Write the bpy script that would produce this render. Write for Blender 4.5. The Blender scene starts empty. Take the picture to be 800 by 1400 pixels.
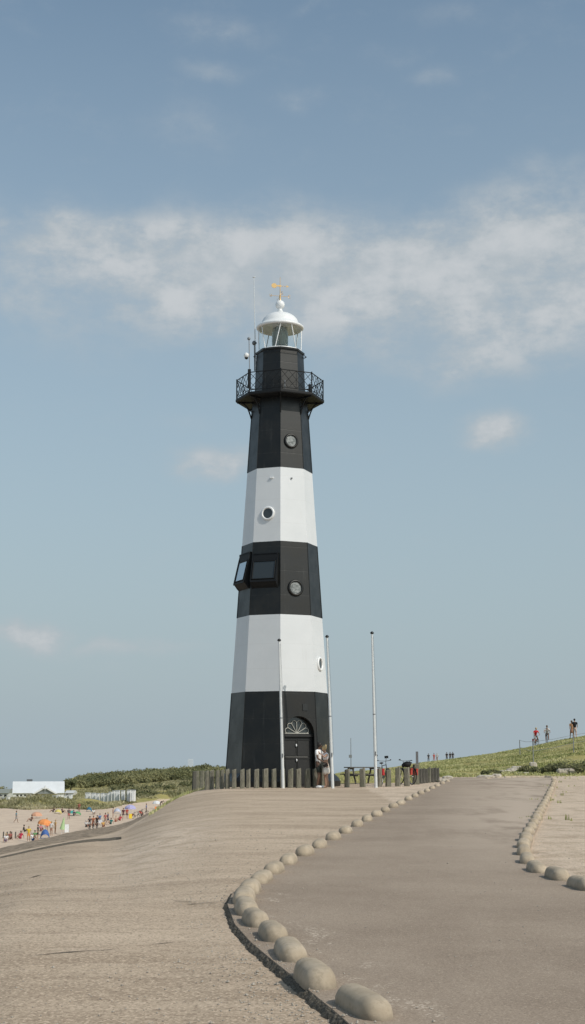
import bpy, bmesh, math, random
from mathutils import Vector, Matrix, noise
R_ = math.radians
rnd = random.Random(7)
C = bpy.context.scene.collection

# ------------------------------------------------------------------ camera, sky, sun, exposure
F, EYE, HOR = 1920.0, 1.6, 1040.0
PITCH = math.atan((HOR - 700) / F)
cam_d = bpy.data.cameras.new('camera'); cam = bpy.data.objects.new('camera', cam_d); C.objects.link(cam)
cam_d.sensor_fit = 'VERTICAL'; cam_d.sensor_height = 36; cam_d.lens = F / 1400 * 36
cam_d.clip_start = .1; cam_d.clip_end = 20000
cam.location = (0, 0, EYE); cam.rotation_euler = (math.pi / 2 + PITCH, 0, 0)
sc = bpy.context.scene; sc.camera = cam
sc.view_settings.view_transform = 'Standard'; sc.view_settings.look = 'None'
sc.view_settings.exposure = 0.0; sc.view_settings.gamma = 1
SUN_AZ, SUN_EL = R_(52), R_(42)       # azimuth from the towards-camera direction, turning right
sdir = Vector((math.sin(SUN_AZ) * math.cos(SUN_EL), -math.cos(SUN_AZ) * math.cos(SUN_EL), math.sin(SUN_EL)))
sl = bpy.data.lights.new('sun', 'SUN'); so = bpy.data.objects.new('sun', sl); C.objects.link(so)
sl.energy = 2.48; sl.angle = R_(.53); sl.color = (1, .945, .86)
so.rotation_euler = sdir.to_track_quat('Z', 'Y').to_euler(); so.location = (30, -30, 40)

def ray(px, py):
    u, v = (px - 400) / F, (700 - py) / F
    return Vector((u, math.cos(PITCH) - v * math.sin(PITCH), math.sin(PITCH) + v * math.cos(PITCH)))
def at(px, py, Y):                    # where the sight line through a measured point meets the plane at distance Y
    d = ray(px, py); return Vector((0, 0, EYE)) + d * (Y / d.y)
def y2z(Y, py): return at(400, py, Y).z
def z2Y(z, py):
    d = ray(400, py); return (z - EYE) / d.z * d.y
def px2a(px): return (px - 400) / F / 1.0155

# ------------------------------------------------------------------ node helpers
class NT:
    def __init__(s, nt): s.n = nt.nodes; s.l = nt.links
    def node(s, t, **k):
        n = s.n.new(t)
        for a, b in k.items(): setattr(n, a, b)
        return n
    def put(s, sock, v):
        if isinstance(v, bpy.types.NodeSocket): s.l.new(v, sock)
        elif v is not None:
            if isinstance(v, tuple) and len(v) == 3 and sock.type == 'RGBA': v = (*v, 1)
            sock.default_value = v
    def math(s, op, a, b=None, c=None, clamp=False):
        n = s.node('ShaderNodeMath', operation=op, use_clamp=clamp)
        for i, v in enumerate((a, b, c)):
            if v is not None: s.put(n.inputs[i], v)
        return n.outputs[0]
    def mix(s, f, a, b, mode='MIX'):
        n = s.node('ShaderNodeMix', data_type='RGBA', blend_type=mode)
        s.put(n.inputs[0], f); s.put(n.inputs[6], a); s.put(n.inputs[7], b); return n.outputs[2]
    def ramp(s, f, lo, hi, a=0.0, b=1.0, smooth=True):
        n = s.node('ShaderNodeMapRange', interpolation_type='SMOOTHSTEP' if smooth else 'LINEAR')
        s.put(n.inputs[0], f); s.put(n.inputs[1], lo); s.put(n.inputs[2], hi); s.put(n.inputs[3], a); s.put(n.inputs[4], b)
        return n.outputs[0]
    def noise(s, vec, scale, detail=4, rough=.55, dist=0.0):
        n = s.node('ShaderNodeTexNoise'); s.put(n.inputs['Vector'], vec); s.put(n.inputs['Scale'], scale)
        n.inputs['Detail'].default_value = detail; n.inputs['Roughness'].default_value = rough
        n.inputs['Distortion'].default_value = dist; return n.outputs[0]
    def vor(s, vec, scale, out='Distance'):
        n = s.node('ShaderNodeTexVoronoi'); s.put(n.inputs['Vector'], vec); n.inputs['Scale'].default_value = scale
        return n.outputs[out]
    def mapping(s, vec, scale=(1, 1, 1), rot=(0, 0, 0), loc=(0, 0, 0)):
        n = s.node('ShaderNodeMapping'); s.put(n.inputs[0], vec)
        n.inputs['Location'].default_value = loc; n.inputs['Rotation'].default_value = rot; n.inputs['Scale'].default_value = scale
        return n.outputs[0]
    def bump(s, h, strength, dist):
        n = s.node('ShaderNodeBump'); s.put(n.inputs['Height'], h); n.inputs['Strength'].default_value = strength
        n.inputs['Distance'].default_value = dist; return n.outputs[0]
    def attr(s, name): return s.node('ShaderNodeAttribute', attribute_name=name).outputs['Fac']
def pbr(name):
    m = bpy.data.materials.new(name); m.use_nodes = True; t = NT(m.node_tree)
    b = m.node_tree.nodes['Principled BSDF']; return m, t, b
def coord(t, which='Object'):
    return t.node('ShaderNodeTexCoord').outputs[which]
def geo_pos(t): return t.node('ShaderNodeNewGeometry').outputs['Position']

# ------------------------------------------------------------------ world
w = bpy.data.worlds.new('World'); sc.world = w; w.use_nodes = True
t = NT(w.node_tree); bg = w.node_tree.nodes['Background']
sky = t.node('ShaderNodeTexSky', sky_type='NISHITA'); sky.sun_disc = False
sky.sun_elevation = SUN_EL; sky.sun_rotation = math.pi - SUN_AZ
sky.altitude = 0; sky.air_density = 1.0; sky.dust_density = 1.6; sky.ozone_density = 1.2
dirv = coord(t, 'Generated')
sep = t.node('ShaderNodeSeparateXYZ'); t.put(sep.inputs[0], dirv)
az = t.math('ARCTAN2', sep.outputs[0], sep.outputs[1]); el = t.math('ARCSINE', sep.outputs[2])
comb = t.node('ShaderNodeCombineXYZ'); t.put(comb.inputs[0], az); t.put(comb.inputs[1], el)
p2 = comb.outputs[0]
wn = t.node('ShaderNodeTexNoise'); t.put(wn.inputs['Vector'], p2); wn.inputs['Scale'].default_value = 20; wn.inputs['Detail'].default_value = 8
off = t.node('ShaderNodeVectorMath', operation='MULTIPLY_ADD')
t.put(off.inputs[0], wn.outputs['Color']); off.inputs[1].default_value = (.050, .032, 0); off.inputs[2].default_value = (-.025, -.016, 0)
pw = t.node('ShaderNodeVectorMath', operation='ADD'); t.put(pw.inputs[0], p2); t.put(pw.inputs[1], off.outputs[0])
clouds = [(400, 400, 560, 85, .62), (70, 330, 120, 45, .7), (330, 350, 160, 60, .5),   # measured centre, half width, half height, density
 (110, 318, 120, 36, .85), (240, 325, 130, 46, .85), (395, 330, 100, 62, .85), (560, 350, 110, 55, .85), (700, 325, 120, 62, 1.05),
 (790, 330, 110, 90, .9), (740, 400, 180, 90, .95), (490, 400, 200, 95, 1.0), (640, 480, 170, 52, .85), (200, 410, 210, 75, .72), (310, 370, 120, 60, .6),
 (30, 430, 70, 38, .45), (10, 325, 40, 24, .45), (685, 588, 50, 25, 1.2), (700, 597, 30, 18, .5), (300, 630, 75, 26, .95), (35, 868, 58, 21, 1.35),
 (180, 888, 90, 15, .75), (270, 180, 90, 48, .36), (300, 42, 95, 28, .42), (300, 103, 60, 16, .42), (410, 133, 46, 22, .46),
 (590, 108, 50, 18, .42), (530, 80, 60, 18, .3), (750, 228, 80, 32, .5), (245, 572, 60, 22, .3), (250, 820, 60, 12, .25), (545, 915, 60, 12, .22),
 (640, 20, 120, 26, .3), (80, 262, 60, 22, .25), (150, 500, 120, 30, .25), (420, 15, 40, 14, .3), (460, 608, 50, 18, .25), (-120, 300, 150, 80, .7), (980, 380, 160, 80, .8),
 (-250, 600, 160, 40, .5), (1100, 620, 150, 40, .6)]
acc = None
s2 = t.node('ShaderNodeSeparateXYZ'); t.put(s2.inputs[0], pw.outputs[0])
for cx, cy, rx, ry, st in clouds:
    d = ray(cx, cy).normalized(); a0, e0 = math.atan2(d.x, d.y), math.asin(d.z)
    k = 1 / F * .97
    dx = t.math('MULTIPLY', t.math('SUBTRACT', s2.outputs[0], a0), 1 / (rx * k))
    dy = t.math('MULTIPLY', t.math('SUBTRACT', s2.outputs[1], e0), 1 / (ry * k))
    r2 = t.math('ADD', t.math('MULTIPLY', dx, dx), t.math('MULTIPLY', dy, dy))
    v = t.math('MULTIPLY', t.math('POWER', 2.718, t.math('MULTIPLY', r2, -1.0)), st)
    acc = v if acc is None else t.math('MAXIMUM', t.math('MULTIPLY_ADD', v, .35, acc), v)
n1 = t.noise(t.mapping(p2, (1, 1.5, 1)), 17, 10, .60)
n2 = t.noise(t.mapping(p2, (1, 1.9, 1), loc=(3, 1, 0)), 60, 6, .65)
nn = t.math('ADD', t.math('MULTIPLY', n1, .72), t.math('MULTIPLY', n2, .28))
dens = t.math('MULTIPLY', acc, t.ramp(nn, .35, .62, .50, 1.08))
cl = t.ramp(dens, .05, .98, 0, .88)
thin = t.math('MULTIPLY', t.ramp(nn, .5, .75), .10)
cl = t.math('MAXIMUM', cl, thin)
hs = t.node('ShaderNodeHueSaturation'); hs.inputs['Saturation'].default_value = .86; hs.inputs['Value'].default_value = 1.08
t.put(hs.inputs['Color'], sky.outputs[0])
haze_f = t.ramp(el, .0, .52, .98, .06, smooth=False)
skyb = t.mix(1.0, hs.outputs[0], (1.16, 1.29, 1.21), 'MULTIPLY')
skyc = t.mix(haze_f, skyb, (3.70, 4.48, 4.98))
ccol = t.mix(t.math('MULTIPLY', t.ramp(n1, .38, .66), t.ramp(dens, .4, 1.15)), (4.55, 5.0, 5.3), (5.9, 6.1, 6.25))
skyc = t.mix(cl, skyc, ccol)
t.put(bg.inputs['Color'], skyc); bg.inputs['Strength'].default_value = .10

# ------------------------------------------------------------------ object helpers
def tag(o, label=None, cat=None, group=None, kind=None):
    if label: o['label'] = label
    if cat: o['category'] = cat
    if group: o['group'] = group
    if kind: o['kind'] = kind
    return o
def thing(name, label, cat, loc=(0, 0, 0), rotz=0, group=None):
    o = bpy.data.objects.new(name, None); C.objects.link(o); o.empty_display_size = .2
    o.location = loc; o.rotation_euler = (0, 0, rotz); return tag(o, label, cat, group)
def link_mesh(name, me, mat=None, parent=None):
    o = bpy.data.objects.new(name, me); C.objects.link(o)
    if mat is not None and not me.materials: me.materials.append(mat)
    if parent: o.parent = parent
    return o
class MB:
    """collects shapes for one mesh object"""
    def __init__(s): s.v = []; s.f = []; s.sm = []; s.M = Matrix.Identity(4)
    def add(s, vs, fs, smooth=False):
        b = len(s.v); s.v += [tuple(s.M @ Vector(p)) for p in vs]
        s.f += [tuple(i + b for i in f) for f in fs]; s.sm += [smooth] * len(fs)
    def box(s, c, d, M=None, taper=1.0):
        x, y, z = d[0] / 2, d[1] / 2, d[2] / 2; c = Vector(c); vs = []
        for k, q in ((-1, 1), (1, taper)):
            for i, j in ((-1, -1), (1, -1), (1, 1), (-1, 1)):
                p = Vector((i * x * q, j * y * q, k * z)); p = (M @ p if M else p) + c; vs.append(p)
        s.add(vs, [(3, 2, 1, 0), (4, 5, 6, 7), (0, 1, 5, 4), (1, 2, 6, 5), (2, 3, 7, 6), (3, 0, 4, 7)])
    def tube(s, pts, r, n=8, cap=True, smooth=True):
        pts = [Vector(p) for p in pts]; rs = r if isinstance(r, (list, tuple)) else [r] * len(pts)
        vs = []; ref = None
        for i, p in enumerate(pts):
            d = (pts[min(i + 1, len(pts) - 1)] - pts[max(i - 1, 0)]).normalized()
            if ref is None: ref = Vector((0, 0, 1)) if abs(d.z) < .9 else Vector((1, 0, 0))
            a = d.cross(ref).normalized(); b = a.cross(d).normalized(); ref = b
            for k in range(n):
                an = 2 * math.pi * k / n; vs.append(p + (a * math.cos(an) + b * math.sin(an)) * rs[i])
        fs = [(i * n + k, i * n + (k + 1) % n, (i + 1) * n + (k + 1) % n, (i + 1) * n + k) for i in range(len(pts) - 1) for k in range(n)]
        s.add(vs, fs, smooth)
        if cap:
            m = len(pts) - 1
            s.add(vs[:n], [tuple(range(n))[::-1]]); s.add(vs[m * n:], [tuple(range(n))])
    def lathe(s, prof, n=24, c=(0, 0, 0), phase=0.0, smooth=True, arc=None):
        c = Vector(c); vs = []
        for r, z in prof:
            for k in range(n):
                an = phase + 2 * math.pi * k / n; vs.append(c + Vector((r * math.cos(an), r * math.sin(an), z)))
        fs = [(i * n + k, i * n + (k + 1) % n, (i + 1) * n + (k + 1) % n, (i + 1) * n + k) for i in range(len(prof) - 1) for k in range(n)]
        s.add(vs, fs, smooth)
    def torus(s, c, R, r, axis='y', n=24, m=6, sx=1):
        pts = []
        for k in range(n + 1):
            an = 2 * math.pi * k / n; a, b = R * math.cos(an) * sx, R * math.sin(an)
            pts.append(Vector(c) + (Vector((a, 0, b)) if axis == 'y' else Vector((0, a, b)) if axis == 'x' else Vector((a, b, 0))))
        vs = []
        for i in range(n):
            p = pts[i]; o = (p - Vector(c)).normalized(); ax = {'y': Vector((0, 1, 0)), 'x': Vector((1, 0, 0)), 'z': Vector((0, 0, 1))}[axis]
            for k in range(m):
                an = 2 * math.pi * k / m; vs.append(p + o * r * math.cos(an) + ax * r * math.sin(an))
        s.add(vs, [(i * m + k, i * m + (k + 1) % m, ((i + 1) % n) * m + (k + 1) % m, ((i + 1) % n) * m + k) for i in range(n) for k in range(m)], True)
    def sphere(s, c, r, n=12, m=8, sc=(1, 1, 1)):
        prof = [(max(1e-4, math.sin(math.pi * i / m)), -math.cos(math.pi * i / m)) for i in range(m + 1)]
        c = Vector(c); vs = []
        for q, z in prof:
            for k in range(n):
                an = 2 * math.pi * k / n; vs.append(c + Vector((r * q * math.cos(an) * sc[0], r * q * math.sin(an) * sc[1], r * z * sc[2])))
        s.add(vs, [(i * n + k, i * n + (k + 1) % n, (i + 1) * n + (k + 1) % n, (i + 1) * n + k) for i in range(m) for k in range(n)], True)
    def prism(s, poly, ax0, ax1, ext, org=(0, 0, 0)):
        """polygon in plane (ax0, ax1) swept along ext"""
        a, b, e, o = Vector(ax0), Vector(ax1), Vector(ext), Vector(org); n = len(poly)
        vs = [o + a * p[0] + b * p[1] for p in poly]; vs += [v + e for v in vs]
        s.add(vs, [tuple(range(n))[::-1], tuple(range(n, 2 * n))] + [(i, (i + 1) % n, (i + 1) % n + n, i + n) for i in range(n)])
    def mesh(s, name, fix=True):
        me = bpy.data.meshes.new(name); me.from_pydata(s.v, [], s.f)
        me.polygons.foreach_set('use_smooth', s.sm)
        if fix:
            bm = bmesh.new(); bm.from_mesh(me); bmesh.ops.recalc_face_normals(bm, faces=bm.faces); bm.to_mesh(me); bm.free()
        me.update(); return me
    def build(s, name, mat, parent=None, fix=True):
        return link_mesh(name, s.mesh(name, fix), mat, parent)
def copy_tree(o, parent=None):
    c = o.copy(); C.objects.link(c); c.parent = parent
    for ch in list(o.children): copy_tree(ch, c)
    return c
ONES = 'first second third fourth fifth sixth seventh eighth ninth tenth eleventh twelfth thirteenth fourteenth fifteenth sixteenth seventeenth eighteenth nineteenth'.split()
def ordinal(n):
    if n <= 19: return ONES[n - 1]
    tens = {2: ('twentieth', 'twenty'), 3: ('thirtieth', 'thirty'), 4: ('fortieth', 'forty')}[n // 10]
    return tens[0] if n % 10 == 0 else tens[1] + '-' + ONES[n % 10 - 1]

# ------------------------------------------------------------------ materials
def simple(name, col, rough=.6, spec=.5, metal=0, var=0.0, vscale=8, bumps=0.0):
    m, t, b = pbr(name)
    b.inputs['Roughness'].default_value = rough; b.inputs['Metallic'].default_value = metal
    b.inputs['Specular IOR Level'].default_value = spec
    if var:
        n = t.noise(coord(t), vscale, 5, .6)
        t.put(b.inputs['Base Color'], t.mix(t.ramp(n, .3, .7), tuple(c * (1 - var) for c in col), tuple(min(1, c * (1 + var)) for c in col)))
        if bumps: t.put(b.inputs['Normal'], t.bump(n, bumps, .02))
    else: b.inputs['Base Color'].default_value = (*col, 1)
    return m
def painted_iron(name, dark):
    m, t, b = pbr(name); p = geo_pos(t)
    streak = t.noise(t.mapping(p, (3.2, 3.2, .22)), 1.6, 6, .65)
    blot = t.noise(p, 1.1, 5, .6); fine = t.noise(p, 26, 4, .6)
    s3 = t.node('ShaderNodeSeparateXYZ'); t.put(s3.inputs[0], p)
    fr = t.math('FRACT', t.math('MULTIPLY', t.math('ADD', s3.outputs[2], .35), 1 / 1.06))
    seam = t.math('SUBTRACT', 1.0, t.ramp(t.math('ABSOLUTE', t.math('SUBTRACT', fr, .5)), .006, .022))
    if dark:
        c = t.mix(t.ramp(blot, .35, .7), (.0022, .0026, .0022), (.0125, .0100, .0065))
        c = t.mix(t.math('MULTIPLY', t.ramp(streak, .57, .72), .5), c, (.05, .05, .044))
        c = t.mix(t.math('MULTIPLY', seam, t.ramp(streak, .4, .62, .0, .22)), c, (.07, .068, .06))
        rg = t.ramp(blot, .3, .7, .44, .34)
        b.inputs['Specular IOR Level'].default_value = .5
        hgt = .25
    else:
        c = t.mix(t.ramp(blot, .3, .7), (.64, .652, .655), (.675, .685, .688))
        c = t.mix(t.math('MULTIPLY', t.ramp(streak, .60, .80), .45), c, (.52, .50, .45))
        c = t.mix(t.math('MULTIPLY', seam, .10), c, (.45, .43, .4))
        rust = t.noise(t.mapping(p, (5, 5, .35)), 2.3, 6, .7); c = t.mix(t.ramp(rust, .68, .80, 0, .35), c, (.36, .25, .16))
        rg = .42; hgt = .15
    t.put(b.inputs['Base Color'], c); t.put(b.inputs['Roughness'], rg)
    h = t.math('ADD', t.math('MULTIPLY', seam, -.12), t.math('ADD', t.math('MULTIPLY', blot, .5), t.math('MULTIPLY', fine, .08)))
    t.put(b.inputs['Normal'], t.bump(h, hgt, .03))
    return m
M_BLACK = painted_iron('black_painted_iron', True)
M_WHITE = painted_iron('white_painted_iron', False)
M_TRIM = simple('white_gloss_paint', (.80, .80, .79), .35, var=.03)
M_DARK = simple('dark_paint', (.012, .013, .013), .4)
M_RAIL = simple('black_rail_paint', (.008, .009, .010), .6, .3)
M_DOOR = simple('door_paint', (.012, .011, .010), .45, var=.15)
M_GOLD = simple('gilt', (.72, .47, .20), .38, metal=.5)
M_POLE = simple('white_pole_paint', (.66, .67, .66), .4, var=.05, vscale=3)
M_GREY = simple('grey_metal', (.25, .26, .27), .5, metal=.3)
M_STEEL = simple('dull_steel', (.16, .165, .17), .5, metal=.5)
M_TYRE = simple('rubber', (.02, .02, .02), .8)
M_CHROME = simple('rim_metal', (.5, .5, .5), .3, metal=.9)
m, t, b = pbr('lantern_glass'); b.inputs['Transmission Weight'].default_value = 1; b.inputs['Roughness'].default_value = .02
b.inputs['IOR'].default_value = 1.05; b.inputs['Base Color'].default_value = (.93, .96, .96, 1); M_GLASS = m
m, t, b = pbr('lens_glass'); b.inputs['Base Color'].default_value = (.42, .46, .42, 1); b.inputs['Roughness'].default_value = .12
b.inputs['Transmission Weight'].default_value = .35; M_LENS = m
M_PANE = simple('dark_pane', (.03, .035, .035), .08, .8)
m, t, b = pbr('obscured_pane'); n = t.noise(coord(t), 9, 4, .6)
t.put(b.inputs['Base Color'], t.mix(t.ramp(n, .4, .6), (.13, .14, .135), (.30, .31, .30))); b.inputs['Roughness'].default_value = .25; M_FROST = m
m, t, b = pbr('sky_pane'); b.inputs['Base Color'].default_value = (.5, .55, .58, 1); b.inputs['Metallic'].default_value = .85; b.inputs['Roughness'].default_value = .06; M_MIRROR = m

m, t, b = pbr('weathered_wood'); p = coord(t)
g = t.noise(t.mapping(p, (9, 9, 1.0)), 4, 6, .65); big = t.noise(geo_pos(t), 1.7, 3)
c = t.mix(t.ramp(g, .3, .7), (.10, .092, .07), (.30, .28, .225)); c = t.mix(t.math('MULTIPLY', t.ramp(big, .45, .65), .5), c, (.13, .135, .09))
t.put(b.inputs['Base Color'], c); b.inputs['Roughness'].default_value = .9; b.inputs['Specular IOR Level'].default_value = .2
t.put(b.inputs['Normal'], t.bump(g, .6, .02)); M_WOOD = m
m, t, b = pbr('dark_weathered_wood'); p = coord(t)
g = t.noise(t.mapping(p, (9, 9, 1.0)), 4, 6, .65)
t.put(b.inputs['Base Color'], t.mix(t.ramp(g, .3, .7), (.05, .047, .04), (.14, .13, .11))); b.inputs['Roughness'].default_value = .9
t.put(b.inputs['Normal'], t.bump(g, .6, .02)); M_WOOD2 = m

m, t, b = pbr('cast_concrete'); p = geo_pos(t); o_ = t.node('ShaderNodeObjectInfo').outputs['Random']
g = t.noise(p, 55, 6, .7); g2 = t.noise(p, 6, 4, .6); v = t.vor(p, 260)
c = t.mix(t.ramp(g2, .3, .7), (.42, .375, .305), (.54, .49, .41)); c = t.mix(t.math('MULTIPLY', t.ramp(g, .55, .75), .55), c, (.17, .15, .125))
v9 = t.noise(p, 16, 5, .7)
c = t.mix(t.ramp(v9, .52, .68, 0, .45), c, (.30, .26, .205)); c = t.mix(t.math('MULTIPLY', o_, .3), c, (.36, .32, .26))
c = t.mix(1.0, c, (1.02, .93, .835), 'MULTIPLY')
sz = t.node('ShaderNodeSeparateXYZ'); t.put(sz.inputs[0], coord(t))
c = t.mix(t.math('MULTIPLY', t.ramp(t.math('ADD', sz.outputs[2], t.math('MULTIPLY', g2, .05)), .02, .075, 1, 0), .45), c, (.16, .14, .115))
t.put(b.inputs['Base Color'], c); b.inputs['Roughness'].default_value = .92; b.inputs['Specular IOR Level'].default_value = .2
t.put(b.inputs['Normal'], t.bump(t.math('ADD', g, t.math('MULTIPLY', v, .6)), .5, .012)); M_CONC = m

# ground: one material, blended by what covers it (grass / beach sand / basalt strip)
m, t, b = pbr('ground_cover'); p = geo_pos(t)
n_big = t.noise(t.mapping(p, (.28, .9, 1), rot=(0, 0, .25)), .55, 6, .62, .6)
n_mid = t.noise(t.mapping(p, (1.0, .8, 1), rot=(0, 0, .2)), 2.0, 6, .65)
n_str = t.noise(t.mapping(p, (.25, 2.6, 1), rot=(0, 0, .22)), 1.6, 5, .6)
n_peb = t.vor(p, 62, 'Color'); sepc = t.node('ShaderNodeSeparateColor'); t.put(sepc.inputs[0], n_peb); peb = sepc.outputs[0]
n_peb2 = t.vor(p, 28, 'Color'); sepd = t.node('ShaderNodeSeparateColor'); t.put(sepd.inputs[0], n_peb2); peb2 = sepd.outputs[0]
fine = t.noise(p, 60, 6, .75)
c = t.mix(t.ramp(n_big, .30, .70), (.345, .300, .240), (.58, .525, .44))
n_pat = t.noise(t.mapping(p, (.55, 1.3, 1), rot=(0, 0, -.5)), 1.0, 7, .68, 1.2)
c = t.mix(t.math('MULTIPLY', t.ramp(n_pat, .50, .66), .55), c, (.30, .255, .20))
c = t.mix(t.math('MULTIPLY', t.ramp(n_mid, .50, .70), .28), c, (.33, .285, .228))
c = t.mix(t.math('MULTIPLY', t.ramp(n_str, .56, .70), .6), c, (.27, .23, .185))
c = t.mix(t.math('MULTIPLY', t.ramp(n_str, .30, .42, 1, 0), .35), c, (.56, .51, .435))
c = t.mix(t.math('MULTIPLY', t.attr('pale'), t.ramp(n_mid, .35, .6)), c, (.70, .65, .57))
c = t.mix(t.ramp(peb, .70, .92, 0, .75), c, (.66, .60, .50)); c = t.mix(t.ramp(peb, .0, .28, .75, 0), c, (.17, .145, .115))
c = t.mix(t.ramp(peb2, .95, .99, 0, .3), c, (.20, .17, .14))
c = t.mix(t.ramp(fine, .35, .65, .35, 0), c, (.27, .235, .19))
# grass
gn = t.noise(p, .5, 6, .7); gn2 = t.noise(p, 3.0, 5, .7); gn3 = t.noise(t.mapping(p, (.3, 1, 1)), .12, 4)
gc = t.mix(t.ramp(gn2, .3, .7), (.24, .25, .095), (.38, .37, .16))
gc = t.mix(t.math('MULTIPLY', t.ramp(gn, .46, .66), .8), gc, (.36, .33, .185))
gc = t.mix(t.math('MULTIPLY', t.ramp(gn3, .5, .7), .4), gc, (.19, .21, .085))
gm = t.ramp(t.math('ADD', t.attr('grass'), t.math('MULTIPLY', t.math('SUBTRACT', gn2, .5), .9)), .35, .62)
# beach sand
sc_ = t.mix(t.ramp(gn, .3, .7), (.50, .445, .38), (.60, .55, .475)); sc_ = t.mix(t.ramp(gn2, .5, .75, 0, .4), sc_, (.40, .35, .29))
# basalt
bs = t.noise(p, 1.2, 7, .75)
st_ = t.mix(t.ramp(bs, .42, .58), (.13, .115, .09), (.38, .34, .28))
c = t.mix(t.attr('sand'), c, sc_); c = t.mix(t.ramp(t.math('ADD', t.attr('strip'), t.math('MULTIPLY', t.math('SUBTRACT', gn2, .5), .5)), .4, .6), c, st_)
c = t.mix(gm, c, gc)
c = t.mix(1.0, c, (1.15, 1.0, .885), 'MULTIPLY')
t.put(b.inputs['Base Color'], c); b.inputs['Roughness'].default_value = .95; b.inputs['Specular IOR Level'].default_value = .15
hh = t.math('ADD', t.math('MULTIPLY', peb, .5), t.math('ADD', t.math('MULTIPLY', fine, .7), t.math('MULTIPLY', n_mid, .7)))
t.put(b.inputs['Normal'], t.bump(hh, .55, .012)); M_GROUND = m

m, t, b = pbr('worn_asphalt'); p = geo_pos(t)
ab = t.noise(p, .35, 5, .6); am = t.noise(t.mapping(p, (1, .45, 1)), 3, 5, .6); af = t.noise(p, 110, 4, .7)
v1 = t.vor(p, 105, 'Color'); sepc = t.node('ShaderNodeSeparateColor'); t.put(sepc.inputs[0], v1); vv = sepc.outputs[0]
v2 = t.vor(p, 55, 'Color'); sepd = t.node('ShaderNodeSeparateColor'); t.put(sepd.inputs[0], v2); vw = sepd.outputs[0]
c = t.mix(t.ramp(ab, .32, .68), (.262, .228, .188), (.352, .314, .264))
c = t.mix(t.math('MULTIPLY', t.ramp(am, .45, .7), .3), c, (.38, .345, .295))
c = t.mix(t.ramp(vv, .75, 1, 0, .65), c, (.50, .46, .39)); c = t.mix(t.ramp(vv, 0, .25, .6, 0), c, (.15, .128, .105))
c = t.mix(t.ramp(af, .35, .6, .4, 0), c, (.18, .155, .13))
sandm = t.math('MULTIPLY', t.attr('dust'), t.ramp(t.noise(t.mapping(p, (1, .30, 1)), 1.1, 5, .6), .3, .55))
c = t.mix(sandm, c, (.44, .40, .345))
spk = t.math('MULTIPLY', t.attr('speck'), t.math('MULTIPLY', t.ramp(vw, .80, .84), t.ramp(am, .50, .62)))
c = t.mix(spk, c, (.55, .52, .46))
crk = t.vor(t.mapping(p, (1, 1, 1)), .7)
c = t.mix(1.0, c, (1.14, 1.0, .895), 'MULTIPLY')
t.put(b.inputs['Base Color'], c); b.inputs['Roughness'].default_value = .88; b.inputs['Specular IOR Level'].default_value = .25
t.put(b.inputs['Normal'], t.bump(t.math('ADD', vv, t.math('MULTIPLY', af, .6)), .35, .008)); M_ROAD = m

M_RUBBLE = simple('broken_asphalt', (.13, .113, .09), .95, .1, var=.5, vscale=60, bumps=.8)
m, t, b = pbr('sea_water'); b.inputs['Base Color'].default_value = (.03, .05, .055, 1); b.inputs['Roughness'].default_value = .0; b.inputs['IOR'].default_value = 1.6; M_WATER = m
def leaf_mat(name, a, bcol, scale=1.5):
    m, t, b = pbr(name); n = t.noise(geo_pos(t), scale, 4, .6)
    t.put(b.inputs['Base Color'], t.mix(t.ramp(n, .35, .65), a, bcol)); b.inputs['Roughness'].default_value = .7; b.inputs['Specular IOR Level'].default_value = .2
    return m
M_GRASS = leaf_mat('grass_blades', (.30, .32, .12), (.56, .53, .28), .3)
M_MARRAM = leaf_mat('marram_blades', (.24, .235, .12), (.44, .40, .25), .12)
M_WOODS = leaf_mat('scrub_leaves', (.085, .095, .042), (.20, .19, .09), .05)
M_BUSH = leaf_mat('bush_leaves', (.06, .07, .03), (.16, .155, .075), .8)
M_ROCK = simple('pale_rubble', (.48, .43, .36), .95, .15, var=.3, vscale=5, bumps=.6)
M_STEM = simple('stem', (.09, .07, .05), .9)
MC = {}
def mat(col, rough=.75):
    k = tuple(col) + (rough,)
    if k not in MC: MC[k] = simple('paint_%d' % len(MC), col, rough, .3, var=.06)
    return MC[k]

# ------------------------------------------------------------------ terrain: knots of ground profile along sight azimuths
G = lambda Y: .0085 * Y
def yk(Y, py): return (Y, y2z(Y, py))
cols = []
def left_col(px, Dk, Ay, By, Cy, foot, fore, mid, ridge, k1=None):
    D = yk(*Dk); A = (z2Y(-7.7, Ay), -7.7); B = (z2Y(-6.3, By), -6.3); Cc = (z2Y(-6.15, Cy), -6.15)
    E = ((D[0] + Cc[0]) / 2, (D[1] + Cc[1]) / 2 - 1.1)
    f = (max(z2Y(-7.2, foot), A[0] + 15), -7.2); g = (f[0] + 14, y2z(f[0] + 14, fore)); h = (f[0] + 30, -7.6 if g[1] > -7.4 else -7.9)
    cols.append((px2a(px), [(1.5, 0.0), k1 or (15, .11), D, E, Cc, B, A, f, g, h, yk(410, mid), yk(600, ridge), (1600, -11.)]))
cols.append((-1.3, [(1.5, 0), (3, -.15), (5, -.6), (9, -3.5), (13, -6.1), (14, -6.3), (17, -7.7), (60, -7.6), (70, -6.5), (80, -7), (300, -7), (600, -8), (1600, -11)]))
cols.append((-.45, [(1.5, 0), (7, -.05), (13, -.7), (27, -4.9), (44, -6.15), (47, -6.3), (56, -7.7), (180, -7.4), (195, -6.3), (215, -7.4), (410, -8), (600, -9), (1600, -11)]))
left_col(-120, (26, 1196), 1192, 1203, 1206, 1104, 1092, 1088, 1082, (12, .02))
left_col(0, (30, 1172.5), 1160, 1168, 1171, 1104, 1092, 1088, 1082, (14, .08))
left_col(25, (30.5, 1167), 1154.5, 1163, 1166, 1106, 1093, 1088, 1080)
left_col(50, (31, 1162), 1149, 1157.5, 1161, 1107, 1084, 1087, 1078)
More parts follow.
